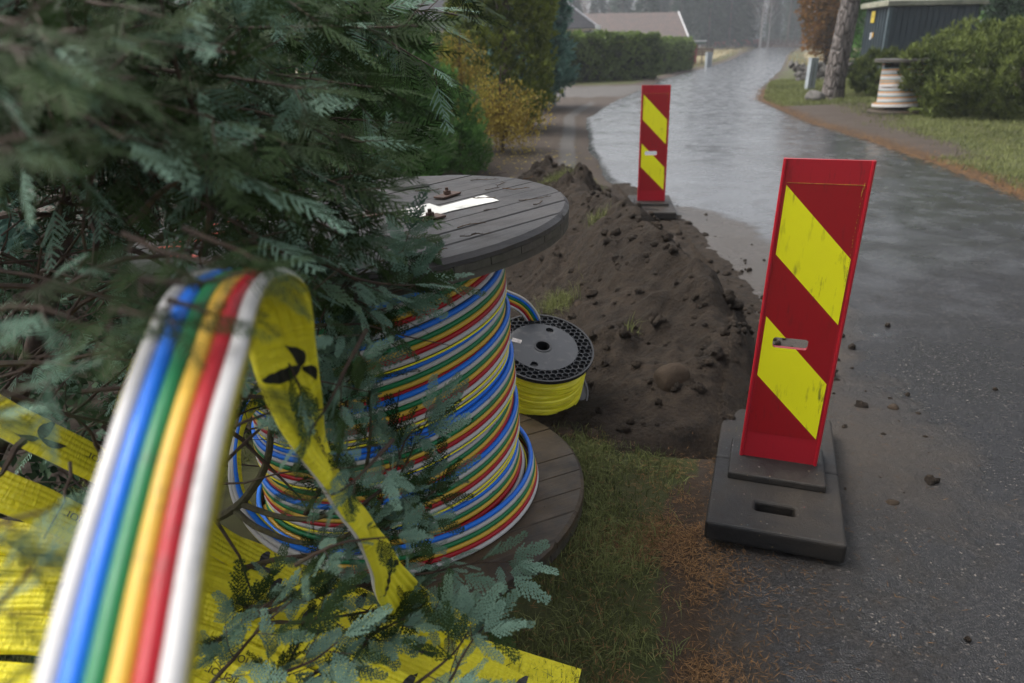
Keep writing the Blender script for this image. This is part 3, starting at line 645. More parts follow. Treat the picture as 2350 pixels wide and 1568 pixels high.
def resample_band(P, step):
    d = np.r_[0, np.cumsum(np.linalg.norm(np.diff(P[:, :3], axis=0), axis=1))]; t = np.arange(0, d[-1], step)
    return np.stack([np.interp(t, d, P[:, k]) for k in range(P.shape[1])], 1)
_gl = {}
def glyph(kind):
    if kind in _gl: return _gl[kind]
    if kind == 'word':
        cu = bpy.data.curves.new('t', 'FONT'); cu.body = 'telenor'; cu.size = .034; cu.align_x = 'LEFT'; cu.resolution_u = 3; cu.offset = -.00035; cu.space_character = .93
        ob = bpy.data.objects.new('t', cu); COL.objects.link(ob); me = bpy.data.meshes.new_from_object(ob.evaluated_get(bpy.context.evaluated_depsgraph_get()))
        bm = bmesh.new(); bm.from_mesh(me); bmesh.ops.triangulate(bm, faces=bm.faces)
        for _ in range(3):
            ed = [e for e in bm.edges if e.calc_length() > .005]
            if not ed: break
            bmesh.ops.subdivide_edges(bm, edges=ed, cuts=1, use_grid_fill=False); bmesh.ops.triangulate(bm, faces=[f for f in bm.faces if len(f.verts) > 3])
        V = np.array([v.co for v in bm.verts]); F = [[v.index for v in f.verts] for f in bm.faces]; bm.free()
        bpy.data.objects.remove(ob); bpy.data.curves.remove(cu); bpy.data.meshes.remove(me)
        V = V[:, :2]-[0, .010]
    else:                                # three-bladed emblem: tall blade, right blade, small lower-left blade
        V, F = [], []
        for (ang, Lb, wb, bend) in ((262, .050, .0095, .003), (198, .042, .0070, -.006), (22, .034, .0060, .004)):
            a = rad(ang); K = 14; ax = np.array([math.cos(a), math.sin(a)]); pe = np.array([-ax[1], ax[0]]); st_ = len(V)
            for i in range(K+1):
                t = i/K; wd = wb*math.sin(math.pi*t**.72)**.8 if 0 < t < 1 else .0004; c = ax*(Lb*t+.001)+pe*bend*math.sin(t*math.pi)
                V += [c+pe*wd, c+pe*wd*.33, c-pe*wd*.33, c-pe*wd]
            for i in range(K):
                for j in range(3): b = st_+i*4+j; F.append([b, b+1, b+5, b+4])
        V = (np.array(V)+[0, .014])*1.2
    _gl[kind] = (V, F); return _gl[kind]
# the band that swings past the camera: near leg up from lower left, over an arch, then down behind to the coil
FB = ['white', 'blue', 'green', 'yellow', 'red', 'white']
path = [D(215, 1830, .36), D(272, 1568, .397), D(327, 1300, .445), D(400, 1000, .514), D(458, 800, .60), D(492, 705, .66), D(530, 660, .73), D(580, 648, .82), D(622, 682, .90), D(643, 750, .96), D(662, 840, 1.01), D(698, 945, 1.06), D(740, 1048, 1.11), D(786, 1135, 1.15), D(835, 1205, 1.20), D(872, 1275, 1.27), D(905, 1345, 1.40), D(970, 1405, 1.62), D(1080, 1462, 1.86)]
lats = [(.98, -.15, .1)]*4+[(.97, -.12, .0), (.97, -.10, 0), (.98, .0, .0), (.97, .15, -.05), (.92, .35, -.15), (.82, .50, -.25), (.66, .65, -.35), (.36, .80, -.45), (-.02, .84, -.52), (-.05, .84, -.52), (-.05, .84, -.50), (.0, .84, -.48), (.15, .8, -.4), (.45, .8, -.1), (.5, .85, 0)]
band('conduit_band', path, lats, FB, D(285, 1568, .385), 'striped conduit band arching up close past the camera and down behind', 'conduit bands',
     prints=[('blades', .80, True), ('word', .88, True), ('blades', 1.06, True), ('blades', 1.32, True), ('word', 1.40, True), ('blades', 1.58, True)])
# coil of bands lying yellow side up under the shrub, from upper left to lower right
GL = [  # (px, py, slant distance) centre lines, roll of the band
    ([(-150, 860, 1.38), (0, 950, 1.40), (120, 1010, 1.44), (235, 1068, 1.50), (380, 1150, 1.60), (520, 1250, 1.72), (700, 1340, 1.80), (900, 1420, 1.83), (1080, 1490, 1.84), (1330, 1600, 1.80)], 6, 'flat wrinkled yellow band at the far edge of the yellow coil, nearest the reel'),
    ([(-150, 1050, 1.33), (0, 1120, 1.36), (100, 1160, 1.40), (220, 1218, 1.46), (380, 1290, 1.56), (520, 1320, 1.68), (700, 1385, 1.74), (900, 1462, 1.76), (1080, 1532, 1.76), (1250, 1610, 1.72)], 8, 'second yellow band from the reel, gap of dark ground above it at left'),
    ([(-150, 1190, 1.40), (0, 1236, 1.42), (150, 1252, 1.45), (300, 1300, 1.52), (520, 1370, 1.64), (700, 1432, 1.70), (880, 1506, 1.72), (1060, 1580, 1.70), (1200, 1660, 1.66)], 22, 'third yellow band from the reel, lying ridged between its neighbours'),
    ([(-150, 1262, 1.40), (0, 1285, 1.42), (150, 1296, 1.44), (320, 1350, 1.50), (520, 1425, 1.58), (680, 1486, 1.62), (850, 1555, 1.63), (1010, 1630, 1.6)], 14, 'fourth yellow band from the reel, with lettering where it passes the bottom middle'),
    ([(-150, 1330, 1.36), (0, 1338, 1.38), (150, 1346, 1.40), (320, 1410, 1.45), (500, 1480, 1.52), (660, 1548, 1.55), (800, 1620, 1.55)], 26, 'fifth yellow band from the reel, tilted on its edge in the coil'),
    ([(-150, 1395, 1.33), (0, 1395, 1.35), (150, 1402, 1.37), (320, 1475, 1.42), (480, 1545, 1.47), (640, 1620, 1.48)], 20, 'sixth yellow band from the reel, specked with needles'),
    ([(-150, 1470, 1.28), (0, 1465, 1.30), (150, 1478, 1.32), (320, 1545, 1.36), (470, 1620, 1.40)], 14, 'seventh yellow band from the reel, low at the left edge'),
    ([(-150, 1550, 1.22), (0, 1548, 1.24), (150, 1570, 1.26), (300, 1640, 1.30)], 10, 'nearest yellow band, in the bottom left corner of the coil'),
    ([(560, 1440, 1.73), (760, 1480, 1.80), (960, 1545, 1.80), (1160, 1612, 1.76)], 30, 'yellow band tucked under the ones nearest the lawn, seen on edge at the bottom'),
    ([(500, 1250, 1.86), (640, 1300, 1.90), (800, 1372, 1.90), (950, 1440, 1.88), (1100, 1500, 1.86)], 4, 'yellow band end lying flat against the lower flange of the reel'),
]
PR = {0: [('blades', .215, 0), ('word', .395, 0), ('blades', .475, 0), ('blades', .80, 0), ('word', .98, 0), ('blades', 1.30, 0), ('blades', 1.06, 0)], 1: [('word', .33, 0), ('blades', .415, 0), ('blades', .75, 0), ('word', 1.03, 0), ('blades', 1.12, 0), ('blades', 1.38, 0)],
      2: [('blades', .3, 0), ('word', .70, 0), ('blades', .78, 0), ('blades', 1.18, 0)], 3: [('blades', .38, 0), ('word', .92, 0), ('blades', 1.0, 0)], 4: [('blades', .22, 0), ('word', .66, 0), ('blades', .75, 0)],
      5: [('word', .60, 0), ('blades', .7, 0), ('blades', .3, 0)], 6: [('blades', .25, 0), ('word', .5, 0)], 7: [('blades', .3, 0)], 8: [('blades', .45, 0), ('word', .3, 0)], 9: [('word', .35, 0), ('blades', .45, 0)]}
CROSS = ['white', 'red', 'yellow', 'green', 'blue', 'white']
for k, (pp, roll, label) in enumerate(GL):
    P = np.array([D(*q) for q in pp]); P[:, 2] = np.maximum(P[:, 2]+(0 if k < 2 else (.012, -.018, .006)[k % 3]), .026)
    T = unit(P[-1]-P[0]); L0 = unit(np.cross(T, (0, 0, 1))); a = rad(roll*(1.7 if k > 1 else 1))
    L = -(L0*math.cos(a)-np.array([0, 0, 1])*math.sin(a))          # across, far side to near side reversed so that the sheath faces up
    band('conduit_band', P, L, CROSS, P[2], label, 'conduit bands', prints=PR.get(k, ()), step=.010, dd=.0143 if k < 2 else (.0112, .0122, .0106)[k % 3])
# loose end of the reel's band sticking out behind it toward the heap
path = [D(1070, 720, 2.72), D(1130, 680, 2.95), D(1172, 688, 3.05), D(1205, 708, 3.12), D(1228, 745, 3.18), D(1240, 800, 3.22)]
band('conduit_band', path, [(-.25, -.45, -.85), (-.3, -.4, -.85), (-.35, -.3, -.85), (-.45, -.2, -.8), (-.6, -.1, -.6), (-.7, -.1, -.5)], CROSS[::-1], path[2], 'short rainbow coloured band end curving out behind the big reel above the spool', 'conduit bands', dd=.0105)
# slack outer turn of the band, standing off the drum on its left side
path = [D(640, 900, 2.12), D(585, 930, 2.02), D(556, 985, 1.95), D(543, 1060, 1.92), D(552, 1140, 1.92), D(600, 1215, 1.90), D(668, 1262, 1.88), D(760, 1290, 1.86)]
band('conduit_band', path, [(-.1, .2, -.98), (-.2, .3, -.9), (-.45, .35, -.8), (-.6, .3, -.7), (-.6, .1, -.8), (-.4, -.3, -.85), (-.3, -.4, -.85), (-.1, -.5, -.85)], ['blue', 'grey', 'white'], path[2], 'slack loop of white and blue conduit standing off the left side of the reel', 'conduit bands', dd=.0145)
# ---------------------------------------------------------------- small spool of yellow fibre
sp = thing('fibre_spool', (.098, 2.87, .095), 'black plastic spool of bright yellow fibre cable between the reel and the soil heap', 'spool'); sp.rotation_euler = (rad(19), rad(3), rad(12)); sp.scale = (1.2, 1.2, 1.14)
SR, SH = .178, .215; th = np.arange(64)*2*np.pi/64
def circ(r, n=64, cx=0, cy=0): return [(cx+r*math.cos(a), cy+r*math.sin(a)) for a in np.arange(n)*2*np.pi/n]
def spool_flange(top):
    z1 = SH if top else .014; z0 = z1-.014
    mb = MB(); SR_ = SR if top else SR+.014; mb.ringp(circ(SR_), circ(SR_-.006), z0, z1); mb.ringp(circ(SR_-.0062), circ(.030), z0, z0+.003); return mb
spool_flange(True).build('top_flange', M['black_plastic'], sp); spool_flange(False).build('bottom_flange', M['black_plastic'], sp)
def disc_holes(R, holes, z0, z1):        # disc with round holes made as a fine polar grid that skips the hole cells
    bm = bmesh.new(); rs_ = np.linspace(.031, R, 34); na = 180; vs = [[bm.verts.new((r*math.cos(a), r*math.sin(a), z1)) for a in np.arange(na)*2*np.pi/na] for r in rs_]
    for i in range(33):
        for j in range(na):
            r = (rs_[i]+rs_[i+1])/2; a = (j+.5)*2*np.pi/na; x, y = r*math.cos(a), r*math.sin(a)
            if any((x-hx)**2+(y-hy)**2 < hr*hr for hx, hy, hr in holes): continue
            bm.faces.new((vs[i][j], vs[i][(j+1) % na], vs[i+1][(j+1) % na], vs[i+1][j]))
    g = bmesh.ops.extrude_face_region(bm, geom=bm.faces[:]); bmesh.ops.translate(bm, verts=[v for v in g['geom'] if isinstance(v, bmesh.types.BMVert)], vec=(0, 0, z0-z1))
    bmesh.ops.recalc_face_normals(bm, faces=bm.faces); me = bpy.data.meshes.new('d'); bm.to_mesh(me); bm.free(); return me
me = disc_holes(.122, [(.045, .085, .013), (-.05, -.088, .013)], SH-.012, SH-.001); me.materials.append(M['spool_disc']); o = bpy.data.objects.new('hub_disc', me); COL.objects.link(o); o.parent = sp
mb = MB()                                # honeycomb ribs of the outer ring
hx = .0125; q3 = math.sqrt(3); seen = set()
for i in range(-12, 13):
    for j in range(-12, 13):
        cx_, cy_ = (i+.5*(j % 2))*hx*q3, j*hx*1.5; r = math.hypot(cx_, cy_)
        if r < .112 or r > SR+.004: continue
        v = [(cx_+hx*math.cos(rad(30+60*k)), cy_+hx*math.sin(rad(30+60*k))) for k in range(6)]
        for k in range(6):
            a, b = v[k], v[(k+1) % 6]; key = tuple(sorted(((round(a[0], 4), round(a[1], 4)), (round(b[0], 4), round(b[1], 4)))))
            m_ = math.hypot((a[0]+b[0])/2, (a[1]+b[1])/2)
            if key in seen or m_ < .117 or m_ > SR-.005: continue
            seen.add(key); L = math.hypot(b[0]-a[0], b[1]-a[1]); an = math.atan2(b[1]-a[1], b[0]-a[0])
            mb.box(((a[0]+b[0])/2, (a[1]+b[1])/2, SH-.0065), (L+.001, .0019, .0105), np.array(Matrix.Rotation(an, 3, 'Z')))
mb.build('honeycomb_ribs', M['spool_disc'], sp)
mb = MB(); mb.ringp(circ(.031), circ(.024), .012, SH+.001); mb.build('hub_tube', M['black_plastic'], sp)
K = 46; V, F = [], []; zs = np.linspace(.0155, SH-.0155, K)
fr = [.160+.0016*math.sin(i*2.4)+rng.uniform(-.0022, .0022) for i in range(K)]
na = 96; angs = np.arange(na)*2*np.pi/na
for i in range(K):
    rr_ = fr[i]+.0015*np.sin(angs*3+i*.35)+.001*np.sin(angs*7-i*.8); zz = zs[i]+.003*np.sin(angs*2+i*.2)*(1 if 2 < i < K-3 else 0)
    V.append(np.stack([rr_*np.cos(angs), rr_*np.sin(angs), zz], 1))
idx = np.arange(K*na).reshape(K, na); q0 = np.stack([idx[:-1], np.roll(idx, -1, 1)[:-1], np.roll(idx, -1, 1)[1:], idx[1:]], -1).reshape(-1, 4)
mk('fibre_winding', np.concatenate(V), [q0], M['fibre'], sp, smooth=False)
mb = MB()
for k in range(34):
    r = .1615+rng.uniform(0, .0015); z0 = rng.uniform(.02, SH-.03); sl_ = rng.uniform(-.02, .02); a0 = rng.uniform(0, 6.28); ar = np.linspace(a0, a0+rng.uniform(1.5, 5), 60)
    mb.tube(np.stack([r*np.cos(ar), r*np.sin(ar), np.clip(z0+sl_*np.sin(ar-a0), .017, SH-.017)], 1), .0013, 5)
mb.build('fibre_strand', M['fibre'], sp, smooth=True)
mb = MB(); mb.box((-.085, .035, SH-.0004), (.034, .020, .0012), np.array(Matrix.Rotation(rad(-28), 3, 'Z'))); mb.build('worn_sticker', simple('worn_sticker', (.30, .28, .27), .6, .5, 80), sp)
# ---------------------------------------------------------------- warning boards
def board_obj(x, y, yaw, lx, ly, label, hgt=1.0146, base_len=.8153):
    t = thing('warning_board', (x, y, .046), label, 'warning board', 'warning boards along the road'); t.rotation_euler = (0, 0, yaw)
    w = .25; h = hgt+.04; z0 = .115-.046-.02
    # rubber foot: slab with two grip holes, raised block that holds the board
    bw, bl, bh = .4025, base_len, .066
    for sgn in (-1, 1):
        mb = MB(); y0, y1 = (0, bl/2) if sgn > 0 else (-bl/2, 0)
        hc = sgn*(bl/2-.135)
        mb.ringp(rect_match(-bw/2, y0+(.0 if sgn < 0 else 0), bw/2, y1), rrect(.118, .050, .008, 6, 0, hc), 0, bh); 
        if sgn < 0: foot = mb
        else: foot.V += mb.V; foot.F += [[i+foot.n for i in f] for f in mb.F]; foot.n += mb.n
    ft = foot.build('rubber_foot', M['rubber'], t)
    bv = ft.modifiers.new('bevel', 'BEVEL'); bv.width = .011; bv.segments = 3; bv.limit_method = 'ANGLE'; bv.angle_limit = rad(50)
    mb = MB(); mb.box((0, -.01, bh+.011), (.31, .255, .026), taper=.985); mb.build('socket_block', M['rubber'], t, bevel=.006)
    tb = bpy.data.objects.new('board', None)
    # board: ring shaped slab round the grip slot, edge rims, films
    sh = np.array([[1, 0, lx], [0, 1, ly], [0, 0, 1]])
    def up(mb): return mb
    slot_u, slot_z, sw, shh = -.022, z0+h-.575*1.0146-.0, .108, .036
    def panel(x0, zlo, x1, zhi, yf, th, name, m, par, polys=None):
        mb = MB(); mb.ringp(rect_match(x0, zlo, x1, zhi), rrect(sw, shh, .010, 6, slot_u, slot_z), 0, th)
        Rx = np.array([[1, 0, 0], [0, 0, -1], [0, 1, 0]]).astype(float)
        mb.xf(Rx, (0, yf+th/2, 0)); mb.xf(sh); return mb.build(name, m, par)
    pan = panel(-w/2+.006, z0, w/2-.006, z0+h, 0, .016, 'red_panel', M['red_board'], t)
    mb = MB()
    for sg in (-1, 1):
        for q in (-.0125, .0125): mb.tube(np.array([(sg*(w/2-.005), q*.7, z0), (sg*(w/2-.005), q*.7, z0+h)]), .006, 8)
        mb.box((sg*(w/2-.004), 0, z0+h/2), (.009, .020, h-.002))
    mb.xf(sh); mb.build('edge_rim', M['red_board'], t)
    # reflective film: red field and two yellow parallelograms, each a thin sheet in front of the panel
    T_ = z0+h; u0, u1 = -w/2+.0165, w/2-.0165
    def V_(v): return T_-v*1.0146
    def sheet(poly, yf, name, m, hole=None):
        bm = bmesh.new(); f = bm.faces.new([bm.verts.new((a, yf, b)) for a, b in poly]); g = bmesh.ops.extrude_face_region(bm, geom=[f])
        bmesh.ops.translate(bm, verts=[q for q in g['geom'] if isinstance(q, bmesh.types.BMVert)], vec=(0, -.0006, 0)); bmesh.ops.recalc_face_normals(bm, faces=bm.faces)
        for q in bm.verts: q.co = Vector(sh@np.array(q.co))
        me = bpy.data.meshes.new(name); bm.to_mesh(me); bm.free(); me.materials.append(m); o = bpy.data.objects.new(name, me); COL.objects.link(o); o.parent = t; return o
    panel(u0, V_(.905), u1, V_(.068), -.0088, .0008, 'red_film', M['red_film'], t)
    panel(u0, V_(.905), u1, V_(.068), .0088, .0008, 'red_film', M['red_film'], t)
    sheet([(u0+.001, V_(.076)), (u1-.001, V_(.288)), (u1-.001, V_(.498)), (u0+.001, V_(.288))], -.0093, 'yellow_stripe', M['yellow_film'])
    # lower stripe, cut round the slot
    a, b, c, d = (u0+.001, V_(.490)), (u1-.001, V_(.700)), (u1-.001, V_(.902)), (u0+.001, V_(.695))
    sl_t, sl_b, sl_l, sl_r = slot_z+shh/2, slot_z-shh/2, slot_u-sw/2, slot_u+sw/2
    ue = lambda z: a[0]+(a[1]-z)/(a[1]-b[1])*(b[0]-a[0])      # upper edge x at height z
    rrp = rrect(sw, shh, .010, 6, slot_u, slot_z)             # 0..5 upper right, 6..11 upper left, 12..17 lower left, 18..23 lower right
    left_arc = rrp[6:18]                                      # from top down round the left end
    inn = [q for q in left_arc]
    xt = min(ue(sl_t), sl_r-.011); xb = min(ue(sl_b), sl_r-.011)
    poly = [a, (xt, sl_t)]+inn+[(xb, sl_b), b, c, d]
    sheet(poly, -.0093, 'yellow_stripe', M['yellow_film'])
    for f in [o_ for o_ in t.children if o_.name.startswith(('red_film', 'yellow'))]: pass
    mb = MB(); mb.box((0, -.0095, V_(.069)), (u1-u0, .0009, .0011))
    rg = np.random.default_rng(3)
    for q in range(26): mb.box((u1-.004+rg.normal(0, .0008), -.0095, V_(.069+.012*q+rg.uniform(0, .008))), (.0012, .0009, rg.uniform(.001, .007)*(3 if q < 3 else 1)))
    mb.xf(sh); mb.build('film_edge', simple('film_edge_glue', (.45, .30, .03), .5, .6, 90), t)
    return t
board_obj(.9074, 2.1937, -.3372, .030, .0046, 'near red and yellow striped warning board on a muddy rubber foot')
board_obj(1.3125, 6.7873, -.1233, -.0065, 0, 'far red and yellow striped warning board beyond the soil heap', hgt=1.0146)
# crown-like clumps of grass on the heap and fallen litter are built further down
# ================================================================ vegetation helpers
def cards(P, Dv, Nv, L, Wd):
    """pointed leaf quads: base P, direction Dv, width direction Nv, length L, width Wd -> V (4 per leaf)"""
    Sd = np.cross(Dv, Nv); Sd /= np.linalg.norm(Sd, axis=1)[:, None]+1e-9; L = np.asarray(L).reshape(-1, 1); Wd = np.asarray(Wd).reshape(-1, 1)
    V = np.stack([P, P+Dv*L*.5+Sd*Wd*.5, P+Dv*L, P+Dv*L*.5-Sd*Wd*.5], 1); return V.reshape(-1, 3)
def rdir(n, r=rng): v = r.normal(size=(n, 3)); return v/np.linalg.norm(v, axis=1)[:, None]
def leaf_mesh(name, P, Dv, L, Wd, m, v, parent=None, off=None):
    n = len(P); V = cards(P, Dv, rdir(n), L, Wd); F = np.arange(4*n).reshape(n, 4)
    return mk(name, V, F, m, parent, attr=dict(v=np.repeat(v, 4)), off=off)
def shrub_cloud(n, surf, seed, up=.6, outw=.7, jit=.35, leaf=(.03, .012), clump=3., cdepth=.25, inner=.5, tuft=0):
    """n leaves through an outer shell: surf(dirs) gives (points, outward normals); returns P, D, v"""
    r = np.random.default_rng(seed); P, N = surf(n if not tuft else n//tuft, r); n_all = n; n = len(P)
    d = np.array([0.]*n); d = vnoise(P[:, 0]*1.+P[:, 2]*.7, P[:, 1]+P[:, 2]*.9, clump, seed, 3)
    d2 = vnoise(P[:, 0]-P[:, 2]*.6, P[:, 1]*1.1-P[:, 2]*.4, clump*2.7, seed+5, 2)
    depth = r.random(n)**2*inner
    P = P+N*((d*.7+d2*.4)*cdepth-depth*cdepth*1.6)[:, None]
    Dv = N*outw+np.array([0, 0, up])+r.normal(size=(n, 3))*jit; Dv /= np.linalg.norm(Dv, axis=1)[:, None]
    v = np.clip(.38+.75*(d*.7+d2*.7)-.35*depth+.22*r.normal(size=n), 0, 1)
    if tuft:
        k = tuft; P, Dv, v = np.repeat(P, k, 0), np.repeat(Dv, k, 0), np.repeat(v, k); q = r.normal(size=P.shape); Dn = Dv+q*.55; Dn /= np.linalg.norm(Dn, axis=1)[:, None]; j = r.random(len(P))
        P = P+Dv*(j*leaf[0]*1.1)[:, None]; v = np.clip(v+.25*(j-.5)+.1*r.normal(size=len(P)), 0, 1); Dv = Dn
    return P, Dv, v
def cone_surf(h, r0, top=.05, pw=1.2, z0=.05):
    def f(n, r):
        z = r.random(n)**.85; a = r.random(n)*2*np.pi; rad_ = r0*((1-z)**(1/pw)*(1-top)+top)*np.clip((z+.04)*8, .6, 1)
        P = np.stack([rad_*np.cos(a), rad_*np.sin(a), z0+z*(h-z0)], 1); N = np.stack([np.cos(a), np.sin(a), np.full(n, .25)], 1); return P, N/np.linalg.norm(N, axis=1)[:, None]
    return f
def ell_surf(rx, ry, rz, zc=None):
    zc = rz*.8 if zc is None else zc
    def f(n, r):
        d = rdir(n, r); P = d*[rx, ry, rz]+[0, 0, zc]; N = d/[rx, ry, rz]; N /= np.linalg.norm(N, axis=1)[:, None]
        k = P[:, 2] > .02; d = P[:, 2] <= .02; P[d, 2] = r.random(d.sum())*.15; return P, N
    return f
def box_surf(L, Wd, H):
    def f(n, r):
        A = np.array([L*H, L*H, L*Wd, Wd*H, Wd*H]); w = r.choice(5, n, p=A/A.sum()); u, v = r.random(n), r.random(n); P = np.zeros((n, 3)); N = np.zeros((n, 3))
        for k, (f_, nn_) in enumerate([(lambda u, v: (u*L, -Wd/2+0*u, v*H), (0, -1, 0)), (lambda u, v: (u*L, Wd/2+0*u, v*H), (0, 1, 0)), (lambda u, v: (u*L, (v-.5)*Wd, H+0*u), (0, 0, 1)), (lambda u, v: (0*u, (u-.5)*Wd, v*H), (-1, 0, 0)), (lambda u, v: (L+0*u, (u-.5)*Wd, v*H), (1, 0, 0))]):
            m_ = w == k; P[m_] = np.stack(f_(u[m_], v[m_]), 1); N[m_] = nn_
        return P, N
    return f
def plant(name, loc, surf, n, m, leaf, label, cat, group=None, seed=1, trunk=None, rot=0, core=None, **k):
    t = thing(name, loc, label, cat, group); t.rotation_euler = (0, 0, rot)
    P, Dv, v = shrub_cloud(n, surf, seed, leaf=leaf, **k); n = len(P); r = np.random.default_rng(seed+9)
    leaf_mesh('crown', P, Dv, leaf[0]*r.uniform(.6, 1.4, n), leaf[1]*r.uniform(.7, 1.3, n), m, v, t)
    if trunk:
        h, r0, r1 = trunk; mb = MB(); mb.tube(spline([(0, 0, -.1), (.03*h, .01, h*.35), (-.01*h, .02, h*.7), (.01, 0, h)], 14), np.linspace(r0, r1, 14), 9)
        rs = np.random.default_rng(seed)
        for i in range(10):
            z = h*(.12+.75*i/10); a = rs.uniform(0, 6.28); L = h*.16*(1.1-z/h)+.1; mb.tube(spline([(0, 0, z), (L*.6*math.cos(a), L*.6*math.sin(a), z+L*.3), (L*math.cos(a), L*math.sin(a), z+L*.6)], 5), np.linspace(r0*.35, .004, 5), 5)
        mb.build('trunk', M['bark'], t, smooth=True)
    return t
def at_ground(px, py):
    p = G(px, py, 0.); 
    for _ in range(5): p = G(px, py, float(terrain(np.array([p[0]]), np.array([p[1]]))[0]))
    return p
def lift(p): return (p[0], p[1], float(terrain(np.array([p[0]]), np.array([p[1]]))[0]))
# ---- shrubs left of the road
plant('round_bush', lift((-1.22, 9.6)), ell_surf(.85, .8, .70, .52), 30000, M['greenbush'], (.055, .012), 'rounded fresh green bush behind the big reel, left of the golden shrub', 'bush', seed=3, trunk=(.8, .05, .02), clump=2.6, cdepth=.26, up=.8, tuft=16)
plant('round_bush', lift((-.60, 9.2)), ell_surf(.38, .40, .38, .26), 9000, M['greenbush'], (.045, .010), 'low green bush in front of the golden shrub', 'bush', seed=4, trunk=(.4, .03, .01), clump=4, cdepth=.18, up=.8)
plant('golden_shrub', lift((-.10, 11.2)), ell_surf(.62, .66, .52, .42), 7000, M['gold'], (.038, .022), 'yellow and rusty autumn shrub between the green bush and the road', 'shrub', seed=5, trunk=(1.2, .03, .01), clump=4, cdepth=.42, up=.9, jit=.7, inner=1.2)
plant('golden_shrub', lift((-.70, 11.8)), ell_surf(.45, .45, .80, .84), 4500, M['gold'], (.035, .020), 'taller thin golden shrub leaning on the tall yellow-green conifer', 'shrub', seed=6, trunk=(1.7, .03, .01), clump=4, cdepth=.42, up=1.1, jit=.7, inner=1.2)
plant('pillar_conifer', lift((-.12, 14.6)), cone_surf(6.0, 1.0, .10, 2.0), 95000, M['yellowcon'], (.095, .028), 'tall yellow-green pillar shaped conifer with its tip above the frame', 'conifer', 'garden conifers beside the drive', seed=7, trunk=(5, .10, .02), clump=2.2, cdepth=.30, up=.9, tuft=14)
plant('blue_conifer', lift((.22, 19.8)), cone_surf(6.5, 1.35, .12, 2.0), 60000, M['bluecon'], (.15, .042), 'blue-green loose conifer at the corner of the side drive', 'conifer', 'garden conifers beside the drive', seed=8, trunk=(6, .12, .02), clump=1.8, cdepth=.42, up=.5, jit=.5, tuft=14)
# backing shrubs deep on the left
for k, (x, y, h, r_, lb) in enumerate([(-3.1, 6.2, 3.4, 1.5, 'dark dense conifer deep behind the cypress, left of the reel'), (-1.7, 7.6, 2.5, 1.1, 'dark conifer behind the reel beside the round green bush'), (-4.6, 4.0, 3.6, 1.7, 'dark dense conifer at the far left behind the cypress'), (-2.6, 11.5, 5.0, 1.5, 'tall dark conifer between the cypress and the pillar conifer')]):
    plant('dark_conifer', lift((x, y)), cone_surf(h, r_, .15, 2.2), 26000, M['greenbush'] if k == 1 else M['bluecon'], (.10, .022), lb, 'conifer', 'dark conifers behind the cypress', seed=20+k, trunk=(h*.8, .10, .02), clump=2., cdepth=.35, up=.4)
# hedges
def hedge(p0, p1, w, h, n, label, seed, leaf=(.11, .05)):
    d = np.array(p1)-np.array(p0); L = np.hypot(*d); a = math.atan2(d[1], d[0])
    t = plant('hedge', lift(p0), box_surf(L, w, h), n, M['hedge'], leaf, label, 'hedge', 'clipped hedges along the road', seed=seed, rot=a, clump=1.6, cdepth=.22, up=.5, outw=.8, inner=.9, tuft=14)
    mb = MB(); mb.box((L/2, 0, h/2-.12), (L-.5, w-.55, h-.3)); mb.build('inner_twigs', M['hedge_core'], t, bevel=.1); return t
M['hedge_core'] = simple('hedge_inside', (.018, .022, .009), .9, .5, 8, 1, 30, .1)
hedge((-3.0, 31.5), (6.75, 36.9), 1.2, 1.86, 110000, 'longer clipped green hedge, the nearer one, left of the road', 31)
hedge((7.6, 42.4), (11.4, 50.8), 1.2, 1.72, 42000, 'shorter clipped hedge beyond the long one, next to the red shed', 32)
# right of the road
plant('mugo_pine', lift((10.6, 15.9)), ell_surf(2.45, 1.9, 1.02, .60), 85000, M['mugo'], (.12, .022), 'big spreading mountain pine bush hiding half of the second reel', 'pine bush', 'pine bushes on the right verge', seed=33, trunk=(1.2, .1, .03), clump=1.7, cdepth=.40, up=1.2, jit=.35, tuft=22)
plant('mugo_pine', lift((13.6, 15.2)), ell_surf(2.2, 2.0, 1.2, .7), 40000, M['mugo'], (.12, .022), 'mountain pine bush at the right edge of the frame', 'pine bush', 'pine bushes on the right verge', seed=34, trunk=(1.2, .1, .03), clump=1.7, cdepth=.40, up=1.2, jit=.35, tuft=22)
plant('mugo_pine', lift((9.7, 20.3)), ell_surf(.62, .6, .62, .42), 14000, M['mugo'], (.10, .02), 'small pine bush between the pine trunk and the second reel', 'pine bush', 'pine bushes on the right verge', seed=35, trunk=(.6, .05, .02), clump=3, cdepth=.24, up=1.2, jit=.35, tuft=22)
